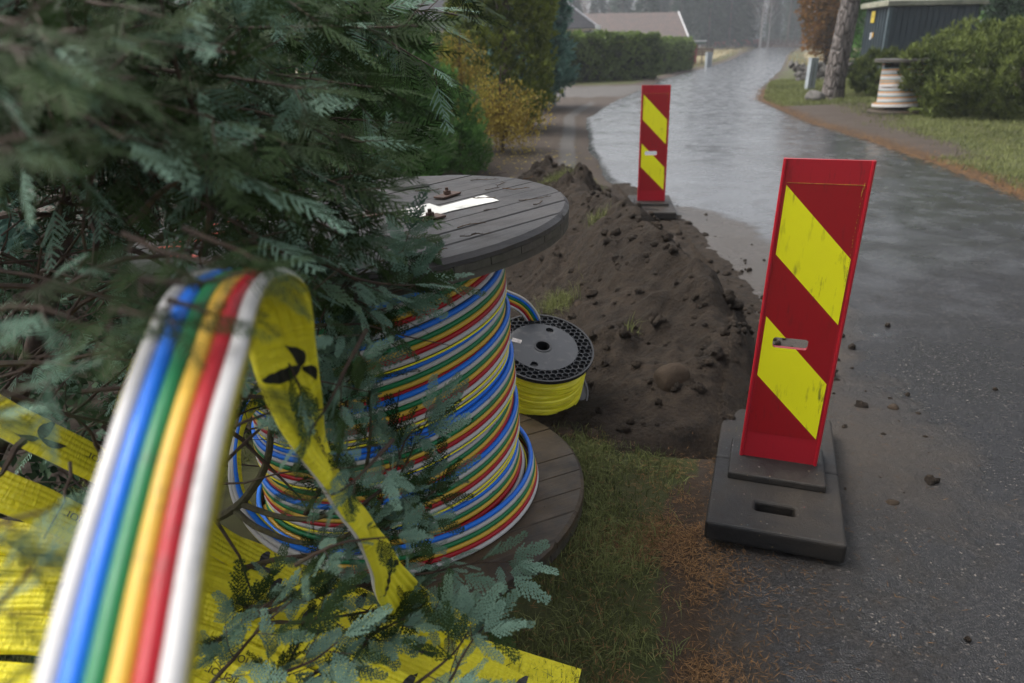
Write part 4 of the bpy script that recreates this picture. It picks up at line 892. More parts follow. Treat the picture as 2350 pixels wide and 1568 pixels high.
def pine_trunk():
    b = at_ground(1908, 226); t = thing('pine_tree', b, 'tall pine trunk with flaky grey-brown bark on the right verge', 'tree')
    P = spline([(0, 0, -.2), (.02, 0, .4), (.12, .0, 2), (.35, .05, 5), (.5, .1, 10), (.5, .1, 15)], 60); r = np.interp(np.linspace(0, 1, 60), [0, .03, .1, 1], [.40, .31, .265, .12]); na = 40
    V, F = tube(P, r, na, True); V = np.array(V); c = np.repeat(P, na, 0); d = V-c; dn = d/np.linalg.norm(d, axis=1)[:, None]; an = np.tile(np.arange(na), 60)*2*np.pi/na
    V = V+dn*(.022*vnoise(an*1.0, V[:, 2]*.5, 2.2, 4, 4)+.05*np.maximum(0, .5-V[:, 2]*.8)*np.sin(an*3))[:, None]
    m, n = mat('pine_bark'); co = n.co('Object', sc=(9, 9, 2.6)); v1 = n.vor(1.3, 'DISTANCE_TO_EDGE', co=co); nn_ = n.noise(1.6, 6, .7, co)
    c_ = n.mix(n.ramp(v1, [(.0, 0.), (.14, 1.)]), (.025, .018, .014), n.mix(nn_, (.085, .062, .052), (.22, .20, .185))); n.fin(c_, .8, n.bump(n.ramp(v1, [(0, 0.), (.2, 1.)]), 1, .05))
    mk('trunk', V, F, m, t, smooth=True)
    r_ = np.random.default_rng(2); n_ = 6000; Pc = r_.normal(size=(n_, 3))*[1.6, 1.6, 1.2]+[.5, .1, 13]; leaf_mesh('crown', Pc, rdir(n_), .2*np.ones(n_), .03*np.ones(n_), M['mugo'], r_.random(n_), t)
pine_trunk()
plant('rusty_tree', lift((15.6, 38.5)), ell_surf(1.5, 1.5, 2.6, 3.4), 16000, M['orange'], (.16, .09), 'rusty brown autumn tree at the bend of the road', 'tree', seed=40, trunk=(5, .12, .03), clump=1.2, cdepth=.8, up=.3, jit=.8, inner=1.2)
for k, (x, y, h, r_, lb) in enumerate([(14.0, 29.5, 8, 1.35, 'dark green conifer between the rusty tree and the pine trunk'), (16.6, 28.5, 8, 1.7, 'dark conifer behind the pine trunk'), (16.6, 24.6, 7.5, 1.6, 'dark conifer just behind the left end of the steel kiosk'), (19.0, 23.6, 8.5, 1.9, 'dark conifer behind the right end of the kiosk'), (21.5, 21.5, 9, 2.1, 'dark conifer right of the kiosk behind the pine bush'), (23.0, 18.0, 9, 2.2, 'dark conifer at the top right corner')]):
    plant('thuja', lift((x, y)), cone_surf(h, r_, .2, 2.4, z0=.2), 24000, M['darkcon'] if k > 1 else M['greenbush'], (.22, .05), lb, 'conifer', 'dark conifers on the right', seed=50+k, trunk=(h*.8, .15, .03), clump=1.0, cdepth=.5, up=-.1, jit=.5)
# loose stone wall below the conifers
rsw = np.random.default_rng(8); wl_ = thing('stone_wall', lift((12.0, 30.5)), 'low wall of loose dark stones below the conifers', 'stone wall')
V_, F_2, n0 = [], [], 0
for k in range(170):
    s = rsw.random(); z = rsw.random()**1.3*.62; r = rsw.uniform(.10, .24); v = rocks8[k % 8]*r+(-.6+s*3.6+rsw.normal(0, .05), -2.2*s+.5+rsw.normal(0, .18), z); V_.append(v); F_2.append(icoF+n0); n0 += len(v)
mk('stones', np.concatenate(V_), np.concatenate(F_2), M['stone'], wl_, smooth=True)
# ================================================================ second reel, kiosk, posts
D2 = ['teal', 'orange', 'orange', 'white', 'white', 'white']
r2p = at_ground(2082, 262)
reel2 = build_reel('cable_reel', (r2p[0], r2p[1]+.35, r2p[2]+.0), (0, 0, 0), .64, 1.09, .062, None, 'distant reel of white and orange conduit on the right verge, half behind the pine bush', 'cable reel', 'conduit reels', True, core=.33, seed=60)
acc = {}
f2 = lambda z, t: .46+.09*sst(.22, .17, z)+.004*math.sin(3*t)
SAG = 0
addw(helix_strip(f2, .13, (1.0-.16)/.112, .112, 0, D2, .0185, step=rad(8), wob=.008, seed=11))
addw(helix_strip(lambda z, t: f2(z, t)+.016, .58, .8, .18, rad(170), D2, .0185, step=rad(8), wob=0, seed=12))
for c, L in acc.items():
    V, F, n0 = [], [], 0
    for v, f in L: V.append(v); F += [[i+n0 for i in q] for q in f]; n0 += len(v)
    mk(c+'_conduit', np.concatenate(V), F, M['duct_'+c], reel2, smooth=True)
M['paper_grey'] = simple('grey_white_plate', (.32, .33, .34), .5)
def kiosk():
    base = D(2015, 200, 20.4); x, y = base[0], base[1]; z = float(terrain(np.array([x]), np.array([y]))[0])
    yaw = rad(-2); t = thing('transformer_kiosk', (x, y, z), 'dark blue-grey steel transformer kiosk with mossy flat roof, behind the pine bush', 'kiosk'); t.rotation_euler = (0, 0, yaw)
    W_, D_, H_ = 2.35, 1.5, 2.15
    mb = MB(); mb.box((W_/2, D_/2, H_/2-.3), (W_, D_, H_+.6)); mb.build('body', M['kiosk'], t)
    mb = MB()
    for i in range(15): mb.box((.05+i*(W_-.1)/14, -.012, H_/2), (.035, .026, H_-.05))
    for i in range(9): mb.box((-.012, .05+i*(D_-.1)/8, H_/2), (.026, .035, H_-.05))
    mb.build('cladding_ribs', M['kiosk'], t)
    mb = MB(); mb.box((0, 0, H_/2), (.09, .09, H_)); mb.build('corner_post', simple('kiosk_trim', (.05, .075, .085), .45), t)
    mb = MB(); ov = .14; a = [(-ov, -ov), (W_+ov, -ov), (W_+ov, D_+ov), (-ov, D_+ov)]; i_ = [(W_*.25, D_*.4), (W_*.75, D_*.4), (W_*.75, D_*.6), (W_*.25, D_*.6)]
    V = [(p[0], p[1], H_) for p in a]+[(p[0], p[1], H_+.13) for p in a]+[(p[0], p[1], H_+.24) for p in i_]
    mb.add(V, [(3, 2, 1, 0), (8, 9, 10, 11)]+[(i, (i+1) % 4, 4+(i+1) % 4, 4+i) for i in range(4)]+[(4+i, 4+(i+1) % 4, 8+(i+1) % 4, 8+i) for i in range(4)]); mb.build('roof', M['kiosk_roof'], t, bevel=.015)
    mb = MB(); mb.box((-.032, .95, 1.92), (.006, .22, .30)); sg = mb.build('warning_sign', M['yellow_sign'], t)
    mb = MB(); mb.box((-.037, .95, 1.93), (.003, .015, .10), np.array(Matrix.Rotation(.35, 3, 'X'))); mb.build('sign_mark', M['print'], sg)
    mb = MB(); mb.box((-.032, .92, 1.42), (.006, .12, .19)); mb.build('white_plate', M['paper_grey'], t)
    mb = MB(); mb.box((-.032, .80, 1.45), (.006, .10, .13)); mb.build('orange_plate', simple('orange_plate', (.35, .20, .03), .5), t)
    mb = MB(); mb.box((-.035, .85, 1.0), (.04, .04, .12)); mb.build('handle', M['rust'], t)
kiosk()
def post(px, py, h, w, label, lean=0.):
    b = at_ground(px, py); t = thing('cable_cabinet', b, label, 'cabinet', 'grey cable cabinets'); t.rotation_euler = (0, rad(lean), rad(15))
    mb = MB(); mb.box((0, 0, h/2-.1), (w, w*.6, h+.2)); mb.build('body', M['grey_post'], t, bevel=.01)
    mb = MB(); mb.box((0, 0, h+.012), (w*1.06, w*.68, .05)); mb.build('lid', M['grey_post'], t, bevel=.01)
    mb = MB(); mb.box((0, -w*.3-.003, h*.5), (w*.12, .006, h*.8)); mb.build('door_seam', simple('post_seam', (.12, .13, .14)), t)
post(1857, 206, .92, .27, 'grey cable cabinet standing on the right verge, left of the pine trunk', 2)
post(1625, 156, 1.0, .42, 'small far grey cable cabinet beside the road, past the red shed', 0)
# ================================================================ buildings
def uvquad(name, pts, m, parent, th=.06, scale=1.):
    """roof slope as a thin slab with metric UVs; pts in order eave-left, eave-right, ridge-right, ridge-left"""
    P = np.array(pts, float); n_ = unit(np.cross(P[1]-P[0], P[3]-P[0])); u = unit(P[1]-P[0]); v = np.cross(n_, u)
    V = np.vstack([P, P-n_*th]); F = [(0, 1, 2, 3), (7, 6, 5, 4), (0, 4, 5, 1), (1, 5, 6, 2), (2, 6, 7, 3), (3, 7, 4, 0)]
    return mk(name, V, F, m, parent, uv=np.stack([(V-P[0])@u, (V-P[0])@v], 1))
def box_part(name, c, d, m, parent): mb = MB(); mb.box(c, d); return mb.build(name, m, parent)
def barn():
    x0 = D(1335, 80, 67)[0]; x1, y0 = D(1566, 80, 67)[:2]; L = x1-x0+3; t = thing('barn', (x1, y0, .0), 'long red barn with old clay tile roof beyond the hedges', 'barn')
    t.rotation_euler = (0, 0, rad(3)); z_e, z_r = 2.32, 4.32; dp = 7.0
    box_part('wall', (-L/2, dp/2, z_e/2), (L, dp, z_e), M['red_wood'], t)
    mb = MB(); mb.add([(0, 0, z_e), (0, dp, z_e), (0, dp/2, z_r), (-L, 0, z_e), (-L, dp, z_e), (-L, dp/2, z_r)], [(0, 1, 2), (5, 4, 3), (0, 2, 5, 3), (1, 4, 5, 2)]); mb.build('gable', M['red_wood'], t)
    e = .35; zz = z_e-.10
    uvquad('roof', [(-L-.3, -e, zz), (.4, -e, zz), (.4, dp/2, z_r+.1), (-L-.3, dp/2, z_r+.1)], M['barn_tiles'], t)
    uvquad('roof', [(.4, dp+e, zz), (-L-.3, dp+e, zz), (-L-.3, dp/2, z_r+.1), (.4, dp/2, z_r+.1)], M['barn_tiles'], t)
    V = [(.42, -e-.05, zz-.25), (.42, -e-.05, zz+.08), (.42, dp/2, z_r+.2), (.42, dp/2, z_r-.14)]; V += [(x+.07, y, z) for x, y, z in V]
    mb = MB(); mb.add(V, [(0, 1, 2, 3), (7, 6, 5, 4), (0, 4, 5, 1), (1, 5, 6, 2), (2, 6, 7, 3), (3, 7, 4, 0)]); mb.build('barge_board', M['white_paint'], t)
    box_part('door', (-4.5, -.03, 1.0), (2.0, .06, 2.0), simple('barn_door', (.14, .025, .025), .7), t)
barn()
def house():
    c = D(1376, 60, 47); x1, y0 = c[0], c[1]; t = thing('house', (x1, y0, 0), 'cream rendered house with dark glazed tile roof behind the long hedge', 'house'); t.rotation_euler = (0, 0, rad(8))
    z_e, z_r = 2.62, 6.6; L, dp = 11, 9
    box_part('wall', (-L/2-.9, dp/2+.6, z_e/2), (L, dp, z_e), M['cream'], t)
    hip = 4.5
    uvquad('roof', [(-L-1.4, 0, z_e), (-.1, 0, z_e), (-hip, hip+.2, z_r), (-L-1.4, hip+.2, z_r)], M['dark_tiles'], t)
    P = [(-.1, 0, z_e), (-.1, dp+1.2, z_e), (-hip, hip+1.0, z_r), (-hip, hip+.2, z_r)]; uvquad('roof', P, M['dark_tiles'], t)
    box_part('soffit', (-L/2-.75, dp/2+.5, z_e-.09), (L+1.2, dp+1.3, .05), M['cream'], t)
    mb = MB(); mb.tube([(-L-1.4, -.06, z_e-.03), (-.1, -.06, z_e-.03)], .07, 8); mb.build('gutter', M['dark_tiles'], t)
    mb = MB(); mb.tube([(-.55, -.06, z_e-.08), (-.95, .35, z_e-.5), (-1.0, .5, z_e-.7), (-1.0, .5, .05)], .05, 8); mb.build('downpipe', M['dark_tiles'], t)
    box_part('white_vent', (-.12, -.1, z_e+.02), (.32, .16, .22), M['white_paint'], t)
    V = [(-.06, -.02, z_e+.05), (-hip, hip+.2, z_r+.07)]; mb = MB(); mb.tube(V, .06, 6); mb.build('hip_ridge', simple('ridge_tin', (.25, .26, .28), .4), t)
    box_part('gable_wall', (-5.6, 3.0, 4.6), (2.6, 2.0, 3.0), M['cream'], t); box_part('window', (-5.0, 1.97, 4.7), (.8, .06, .9), M['white_paint'], t)
    # lower annexe roof stepping down to the right
    uvquad('annexe_roof', [(-.9, 2.5, 2.05), (2.3, 2.5, 1.75), (.4, 5.0, 3.1), (-1.4, 5.0, 3.3)], M['dark_tiles'], t); box_part('annexe_wall', (.2, 4.2, .9), (2.6, 2.6, 1.75), M['cream'], t)
house()
def shed():
    b = D(1584, 150, 58); t = thing('red_shed', (b[0]-.45, b[1], .0), 'small red shed with pale flat roof at the end of the hedge', 'shed'); t.rotation_euler = (0, 0, rad(14))
    box_part('wall', (.0, .8, .78), (2.0, 1.6, 1.56), M['red_wood'], t)
    mb = MB(); mb.add([(-1.4, -.35, 1.56), (1.5, -.35, 1.52), (1.5, 2, 1.6), (-1.4, 2, 1.64), (-1.4, -.35, 1.78), (1.5, -.35, 1.74), (1.5, 2, 1.86), (-1.4, 2, 1.9)], [(3, 2, 1, 0), (4, 5, 6, 7), (0, 1, 5, 4), (1, 2, 6, 5), (2, 3, 7, 6), (3, 0, 4, 7)]); mb.build('roof', simple('shed_roof', (.10, .14, .12), .5), t)
    box_part('fascia', (.05, -.39, 1.78), (2.95, .06, .10), M['white_paint'], t); box_part('door', (-.5, -.03, .55), (.6, .05, 1.1), M['black_plastic'], t)
    f = thing('board_fence', (b[0]+.75, b[1]+3, 0.), 'short dark brown board fence beside the red shed', 'fence')
    for z in (.75, .95, 1.15): box_part('rail', (.9, 0, z), (1.8, .03, .16), M['rust'], f)
    for x in (.1, .9, 1.7): box_part('post', (x, .05, .6), (.09, .07, 1.25), M['rust'], f)
shed()
def cart(px, py, dist, w, h, label):
    p = D(px, py, dist); z = float(terrain(np.array([p[0]]), np.array([p[1]]))[0]); t = thing('farm_trailer', (p[0], p[1], z), label, 'trailer', 'red farm trailers in the field')
    for k in range(3): box_part('side_board', (0, 0, .65+k*.3*h), (w, 1.6, .22*h), M['red_wood'], t)
    box_part('chassis', (0, 0, .5), (w*.95, .8, .12), M['rust'], t)
    for sx in (-1, 1):
        for sy in (-.75, .75):
            mb = MB(); mb.tube([(sx*w*.3, sy-.1, .38), (sx*w*.3, sy+.1, .38)], .38, 16); mb.build('wheel', M['black_plastic'], t)
    for sx in (-1, 1): box_part('stake', (sx*w*.48, -.82, .9), (.08, .05, .9*h), M['red_wood'], t)
cart(1714, 104, 128, 4.2, 1.0, 'red farm trailer at the forest edge, right of the birches'); cart(1650, 107, 120, 1.6, .7, 'small red implement in the field left of the larger trailer')
# ================================================================ forest at the edge of the field
def forest_tree(kind, h, seed):
    r = np.random.default_rng(seed)
    if kind == 'spruce':
        t = thing('spruce_tree', (0, 0, 0), 'misty dark spruce in the forest edge beyond the field', 'tree', 'misty trees of the forest edge')
        n = 2600; z = r.random(n)**.8; lev = np.floor(z*16)/16; rr0 = h*.17*(1-z)**.8*(.55+.45*(1-(z-lev)*16))+.1; a = r.random(n)*6.28; q = r.random(n)**.5
        P = np.stack([rr0*q*np.cos(a), rr0*q*np.sin(a), h*(.10+.9*z)-rr0*q*.25], 1); Dv = np.stack([np.cos(a), np.sin(a), -.45+r.normal(0, .3, n)], 1); Dv /= np.linalg.norm(Dv, axis=1)[:, None]
        leaf_mesh('crown', P, Dv, h*.055*r.uniform(.6, 1.5, n), h*.018*np.ones(n), M['forest'], r.random(n), t); mb = MB(); mb.tube([(0, 0, -1), (0, 0, h*.5), (0, 0, h*.97)], [h*.012, h*.008, .02], 6); mb.build('trunk', M['brownwood_s'], t)
    elif kind == 'pine':
        t = thing('pine_tree', (0, 0, 0), 'misty tall pine with bare lower trunk in the forest edge', 'tree', 'misty pines of the forest edge')
        n = 1800; c = r.normal(size=(14, 3))*[h*.09, h*.09, h*.14]+[0, 0, h*.72]; P = c[r.integers(0, 14, n)]+r.normal(size=(n, 3))*h*.035; leaf_mesh('crown', P, rdir(n, r), h*.04*np.ones(n), h*.014*np.ones(n), M['forest'], r.random(n), t)
        mb = MB(); mb.tube([(0, 0, -1), (.2, 0, h*.5), (0, 0, h*.95)], [h*.013, h*.010, .03], 6)
        for k in range(14): mb.tube([(0, 0, c[k][2]-h*.05), c[k]], [.06, .02], 4)
        mb.build('trunk', M['brownwood_s'], t)
    else:
        bm_ = kind == 'birch'; t = thing('birch_tree' if bm_ else 'bare_tree', (0, 0, 0), 'pale bare birch standing before the forest edge' if bm_ else 'bare brown leafless tree in the forest edge', 'tree', 'bare birches' if bm_ else 'bare leafless trees of the forest edge')
        mb = MB(); tw = MB(); tr = spline([(0, 0, -1), (h*.01, 0, h*.3), (-h*.01, 0, h*.6), (h*.015, 0, h)], 12); mb.tube(tr, np.linspace(h*.013, .02, 12), 7); allb = []
        for k in range(34):
            z = r.uniform(.22, .95); a = r.uniform(0, 6.28); L = h*.26*(1.1-z)*r.uniform(.6, 1.2)+.4; b = np.array([np.interp(z*h, tr[:, 2], tr[:, 0]), 0, z*h]); e_ = b+np.array([math.cos(a)*L*.55, math.sin(a)*L*.55, L*.9]); m_ = (b+e_)/2+r.normal(size=3)*L*.05
            mb.tube([b, m_, e_], [h*.0035, h*.002, .012], 4); allb.append((b, e_, L))
        n = 1500; P, Dv = [], []
        for k in range(n):
            b, e_, L = allb[r.integers(len(allb))]; q = r.uniform(.25, 1); P.append(b+(e_-b)*q); Dv.append(unit(e_-b)*.6+r.normal(size=3)*.6)
        Dv = np.array(Dv); Dv /= np.linalg.norm(Dv, axis=1)[:, None]; leaf_mesh('crown', np.array(P), Dv, h*.065*r.uniform(.5, 1.3, n), .04*np.ones(n), M['brownwood'], r.random(n), t)
        mb.build('trunk', M['birch'] if bm_ else M['brownwood_s'], t)
    return t
M['brownwood_s'] = simple('grey_brown_bark', (.07, .055, .048), .85)
protos = [forest_tree('spruce', 22, 1), forest_tree('spruce', 18, 2), forest_tree('pine', 20, 3), forest_tree('bare', 15, 4), forest_tree('birch', 17, 5)]
used = [False]*5; r = np.random.default_rng(77)
def put(k, x, y, sc, label=None):
    o = protos[k] if not used[k] else copy_tree(protos[k]); used[k] = True
    o.location = (x, y, float(terrain(np.array([x]), np.array([y]))[0])-.2); o.rotation_euler = (0, 0, r.uniform(0, 6.28)); o.scale = (sc, sc, sc*r.uniform(.9, 1.15))
    if label: o['label'] = label
for k in range(112):
    row = k % 4; y = 142+row*13+r.uniform(-5, 5); x = -50+(k//4)*5.2+r.uniform(-2.5, 2.5)
    u = (x/y); kind = r.choice(5, p=[.38, .27, .17, .16, .02]) if u < .33 else r.choice(5, p=[.08, .07, .22, .6, .03]) if row < 2 else r.choice(5, p=[.35, .3, .2, .15, .0])
    put(kind, x, y, .72*r.uniform(.75, 1.15)*(.85 if u < .22 else 1))
for (px, d, sc, k, lb) in [(1745, 118, .95, 4, 'pale forked birch standing before the forest beyond the road end'), (1762, 121, .8, 4, 'thin pale birch leaning right beside the forked birch'), (1340, 120, .8, 4, 'pale birch rising behind the ridge of the barn')]:
    p = D(px, 100, d); put(k, p[0], p[1], sc, lb)
p = D(1480, 80, 112); put(0, p[0], p[1], .62, 'single broad spruce standing out above the barn roof'); p = D(1560, 80, 118); put(1, p[0], p[1], .6, 'smaller spruce right of the broad one above the barn roof')
for px, d, k, sc in ((1600, 122, 0, .8), (1625, 120, 1, .95), (1650, 124, 0, 1.), (1672, 121, 1, .9), (1690, 125, 0, .9)):
    p = D(px, 100, d); put(k, p[0], p[1], sc)
# dark undergrowth along the wood's edge and dead grass in the field
n = 26000; r = np.random.default_rng(5); x = r.uniform(-60, 90, n); y = 134+r.exponential(8, n)+3*vnoise(x, x*0, .1, 3); zz = terrain(x, y)
P = np.stack([x, y, zz+r.random(n)**1.5*(1.2+.8*vnoise(x, y, .15, 9))], 1)
tag(leaf_mesh('undergrowth', P, rdir(n, r)*[.6, .6, 1]+[0, 0, .4], r.uniform(.3, .9, n), .10*np.ones(n), M['brownwood'], r.random(n)), 'brown leafless scrub along the foot of the misty forest', 'undergrowth', kind='stuff')
n = 22000; y = r.uniform(48, 135, n); x = r.uniform(-.1, 1.0, n)*y*.75; k = (x > rr(y)+.3) | (x < rl(y)-.3); x, y = x[k], y[k]; n = len(x)
P = np.stack([x, y, terrain(x, y)], 1); M['straw'] = leafmat('dead_grass', (.12, .10, .04), (.34, .28, .14), .7)
tag(leaf_mesh('field_grass', P, np.array([0, 0, 1.])+r.normal(size=(n, 3))*.25, r.uniform(.12, .5, n)*(.6+.6*(y > 95)), .05*np.ones(n), M['straw'], r.random(n)), 'pale dead grass of the field beyond the road', 'field grass', kind='stuff')
# ================================================================ grass, needles
def blades(name, x, y, z, h, w, m, label, seed, v=None, lean=.5, cat='grass'):
    r = np.random.default_rng(seed); n = len(x); P = np.stack([x, y, z], 1); a = r.random(n)*6.28; ln = np.abs(r.normal(0, lean, n))
    d = np.stack([np.cos(a)*ln, np.sin(a)*ln, np.ones(n)], 1); d /= np.linalg.norm(d, axis=1)[:, None]; sd = np.stack([-np.sin(a), np.cos(a), 0*a], 1)
    sd = sd*np.cos(r.random(n)*3.1)[:, None]+np.stack([np.cos(a), np.sin(a), 0*a], 1)*.5; h = h[:, None]; w = w[:, None]
    mid = P+d*h*.55; tip = P+d*h+np.stack([np.cos(a), np.sin(a), -np.ones(n)*.5], 1)*h*.25*ln[:, None]*2
    V = np.stack([P-sd*w*.5, P+sd*w*.5, mid+sd*w*.4, mid-sd*w*.4, tip], 1).reshape(-1, 3); b = np.arange(n)[:, None]*5
    o = mk(name, V, [np.concatenate([b+[0, 1, 2, 3]]), b+[3, 2, 4]], m, attr=dict(v=np.repeat(v if v is not None else r.random(n), 5))); return tag(o, label, cat, kind='stuff')
r = np.random.default_rng(9)
n = 120000; x = r.uniform(-1.6, .62, n); y = r.uniform(1.15, 2.75, n); dd = rl(y)-x; n1 = vnoise(x, y, 1.3, 1); n5 = vnoise(x, y, 6, 14, 3)
dens = sst(2.68, 2.4, y+.25*n1)*sst(.06, .26, dd+.10*n5)*np.clip(.75+1.1*n5, .08, 1); k = (r.random(n) < dens) & ((x+.394)**2+(y-2.2)**2 > .64**2); x, y, n5 = x[k], y[k], n5[k]
blades('lawn_grass', x, y, terrain(x, y)-.004, r.uniform(.018, .060, len(x)), r.uniform(.0016, .0034, len(x)), M['grass'], 'short wet grass beside the lower flange of the reel', 10, v=np.clip(.45+.5*n5+.28*r.normal(size=len(x)), 0, 1), lean=.9)
def needle_litter(name, x, y, z, L, w, label, seed):
    r = np.random.default_rng(seed); n = len(x); P = np.stack([x, y, z+.003+r.random(n)*.008], 1); a = r.random(n)*6.28; Dv = np.stack([np.cos(a), np.sin(a), r.normal(0, .12, n)], 1); Nv = np.tile([0, 0, 1.], (n, 1))
    V = cards(P, Dv, Nv, L*r.uniform(.5, 1.2, n), w*np.ones(n)); 
    return tag(mk(name, V, np.arange(4*n).reshape(n, 4), M['needles'], attr=dict(v=np.repeat(r.random(n), 4))), label, 'pine needles', kind='stuff')
n = 24000; y = r.uniform(1.2, 2.5, n); c = rl(y)-.10; x = c+r.normal(0, .11, n)+.03*np.sin(y*9); n6 = vnoise(x, y, 5, 31, 3); k = (r.random(n) < sst(2.5, 2.1, y)*np.clip(.4+1.5*n6, .03, 1)) & ((x+.394)**2+(y-2.2)**2 > .64**2); x, y = x[k], y[k]
zz = np.array([gtop(a, b) for a, b in zip(x, y)])
needle_litter('pine_needles', x, y, zz, .030, .0016, 'fallen orange pine needles between the lawn and the asphalt', 11)
n = 1500; y = 1.2+r.random(n)*1.6; x = rl(y)+r.exponential(.22, n)-.0; zz = np.array([road_z(a, b) for a, b in zip(x, y)]); needle_litter('pine_needles', x, y, zz-.002, .028, .0015, 'stray pine needles scattered on the muddy asphalt', 12)
n = 1500; x = r.uniform(-1.0, .5, n); y = r.uniform(1.4, 2.6, n); k = ((x+.394)**2+(y-2.2)**2 > .66**2); x, y = x[k], y[k]; needle_litter('pine_needles', x, y, terrain(x, y)+.02, .035, .0016, 'single brown pine needles caught in the lawn', 13)
# grass verge on the right
n = 150000; y = 6.5+r.random(n)**1.6*26; x = rr(y)+.12+r.random(n)**1.3*8; n7 = vnoise(x, y, .9, 41, 4); lo = np.where((y > 10) & (y < 19), sst(.5, 1.6, x-rr(y)-.5*sst(12, 16, y)+.5*n7), sst(.0, .45, x-rr(y)+.2*n7)); k = r.random(n) < lo; x, y, n7 = x[k], y[k], n7[k]
blades('verge_grass', x, y, terrain(x, y)-.01, r.uniform(.03, .08, len(x))*(1+.03*y), r.uniform(.004, .008, len(x))*(.7+.06*y), M['grass'], 'wet green grass of the verge on the right of the road', 14, v=np.clip(.5+.5*n7+.25*r.normal(size=len(x)), 0, 1), lean=.6)
n = 15000; y = 5+r.random(n)**1.4*22; x = rr(y)+r.normal(.10, .13, n); zz = np.array([road_z(a, b) for a, b in zip(x, y)]); needle_litter('leaf_litter', x, y, zz+.006, .06, .012, 'rusty needles and leaves gathered along the right road edge', 15)
# turf clumps on the heap
for k, (px, py, w, nb, lb) in enumerate([(1275, 418, .16, 700, 'tuft of green grass at the far end of the heap beside the reel top'), (1355, 425, .14, 500, 'smaller green tuft on top of the far end of the heap'), (1280, 690, .13, 500, 'ragged turf tuft on the slope above the spool'), (1372, 500, .07, 160, 'thin grass tuft on the dark clods of the heap'), (1708, 905, .05, 90, 'few green blades beside the near rubber foot'), (1450, 720, .04, 30, 'lone thin blades low on the heap')]):
    p = G(px, py, .3)
    for _ in range(8): p = G(px, py, gtop(p[0], p[1])+.02)
    rr2 = np.random.default_rng(60+k); x = p[0]+rr2.normal(0, w*.45, nb); y = p[1]+rr2.normal(0, w*.45, nb); z = np.array([gtop(a, b) for a, b in zip(x, y)])-.006
    o = blades('grass_tuft', x-p[0], y-p[1], z-p[2], rr2.uniform(.04, .11, nb), rr2.uniform(.002, .004, nb), M['grass'], lb, 70+k, v=np.clip(.6+.3*rr2.normal(size=nb), 0, 1), lean=.7, cat='grass tuft'); o.location = tuple(p); del o['kind']; o['group'] = 'grass tufts on the soil heap'
# fallen yellow leaves under the golden shrub
n = 350; r = np.random.default_rng(12); x = r.normal(.15, .55, n); y = r.normal(10.1, 1.0, n); P = np.stack([x, y, terrain(x, y)+.01], 1); a = r.random(n)*6.28; Dv = np.stack([np.cos(a), np.sin(a), .1*np.ones(n)], 1); V = cards(P, Dv, np.tile([0, 0, 1.], (n, 1)), .04*np.ones(n), .03*np.ones(n)); tag(mk('fallen_leaves', V, np.arange(4*n).reshape(n, 4), M['gold'], attr=dict(v=np.repeat(r.random(n), 4))), 'small yellow leaves fallen on the bare earth below the golden shrub', 'fallen leaves', kind='stuff')
# ================================================================ the big cypress in the foreground
def spray_proto(seed, det):
    """flat fan of scale foliage, 1 unit long along +x, in the xy plane; returns quads (n,4,3) and tip-ness per quad"""
    r = np.random.default_rng(seed); Q, tv = [], []
    def seg(a, b, w, t):
        a, b = np.array(a), np.array(b); d = b-a; L = np.hypot(*d[:2])+1e-9; s_ = np.array([-d[1], d[0], 0])/L*w*.5
        Q.append([a-s_*.75, a+s_*.75, b+s_*.55, b-s_*.55]); tv.append(t)
    n1 = {2: 12, 1: 9, 0: 7}[det]; bend = r.uniform(-.15, .15)
    ax = lambda t: np.array([t, bend*t*t, -.10*t*t])
    for i in range(6): seg(ax(i/6), ax((i+1)/6), .026 if det else .04, i/6*.6)
    for i in range(n1):
        t = (i+.7)/(n1+.3); s = 1 if i % 2 else -1; L = (.30*(1-t)**.6+.06)*r.uniform(.65, 1.2)
        for s in ((s,) if det == 0 and False else (1, -1)):
            a0 = ax(t+r.uniform(-.015, .015)); ang = rad(40+r.uniform(-7, 7)); z = r.uniform(-.06, .04)
            d = np.array([math.cos(ang), s*math.sin(ang), z]); end = a0+d*L+np.array([.10*L, 0, -.08*L])
            w = .040 if det == 2 else .044 if det == 1 else .06
            mid = a0+(end-a0)*.5+np.array([-.02, s*.02, 0])*L; seg(a0, mid, w, t*.5+.1); seg(mid, end, w*.8, t*.5+.4)
            if det == 2:
                n2 = max(1, int(L/.075))
                for j in range(n2):
                    q = (j+.6)/(n2+.2); p = a0+(mid-a0)*min(q*2, 1)+(end-mid)*max(q*2-1, 0); l2 = (.055*(1-q)**.6+.02)*r.uniform(.75, 1.3)
                    for s2 in (1, -1):
                        a2 = math.atan2(d[1], d[0])+s2*rad(42+r.uniform(-8, 8)); e2 = p+np.array([math.cos(a2), math.sin(a2), r.uniform(-.25, .15)])*l2
                        seg(p, e2, .032, .4+.6*q)
    return np.array(Q), np.array(tv)
PROT = {d: [spray_proto(10*d+i, d) for i in range(4)] for d in (0, 1, 2)}
cyp = thing('cypress', (-1.75, 1.75, 0), 'big dark blue-green cypress whose boughs hang over the reel and the yellow bands', 'cypress')
def ortho(T, up):
    N = up-T*np.sum(up*T, -1, keepdims=True); N /= np.linalg.norm(N, axis=-1, keepdims=True)+1e-9; return N
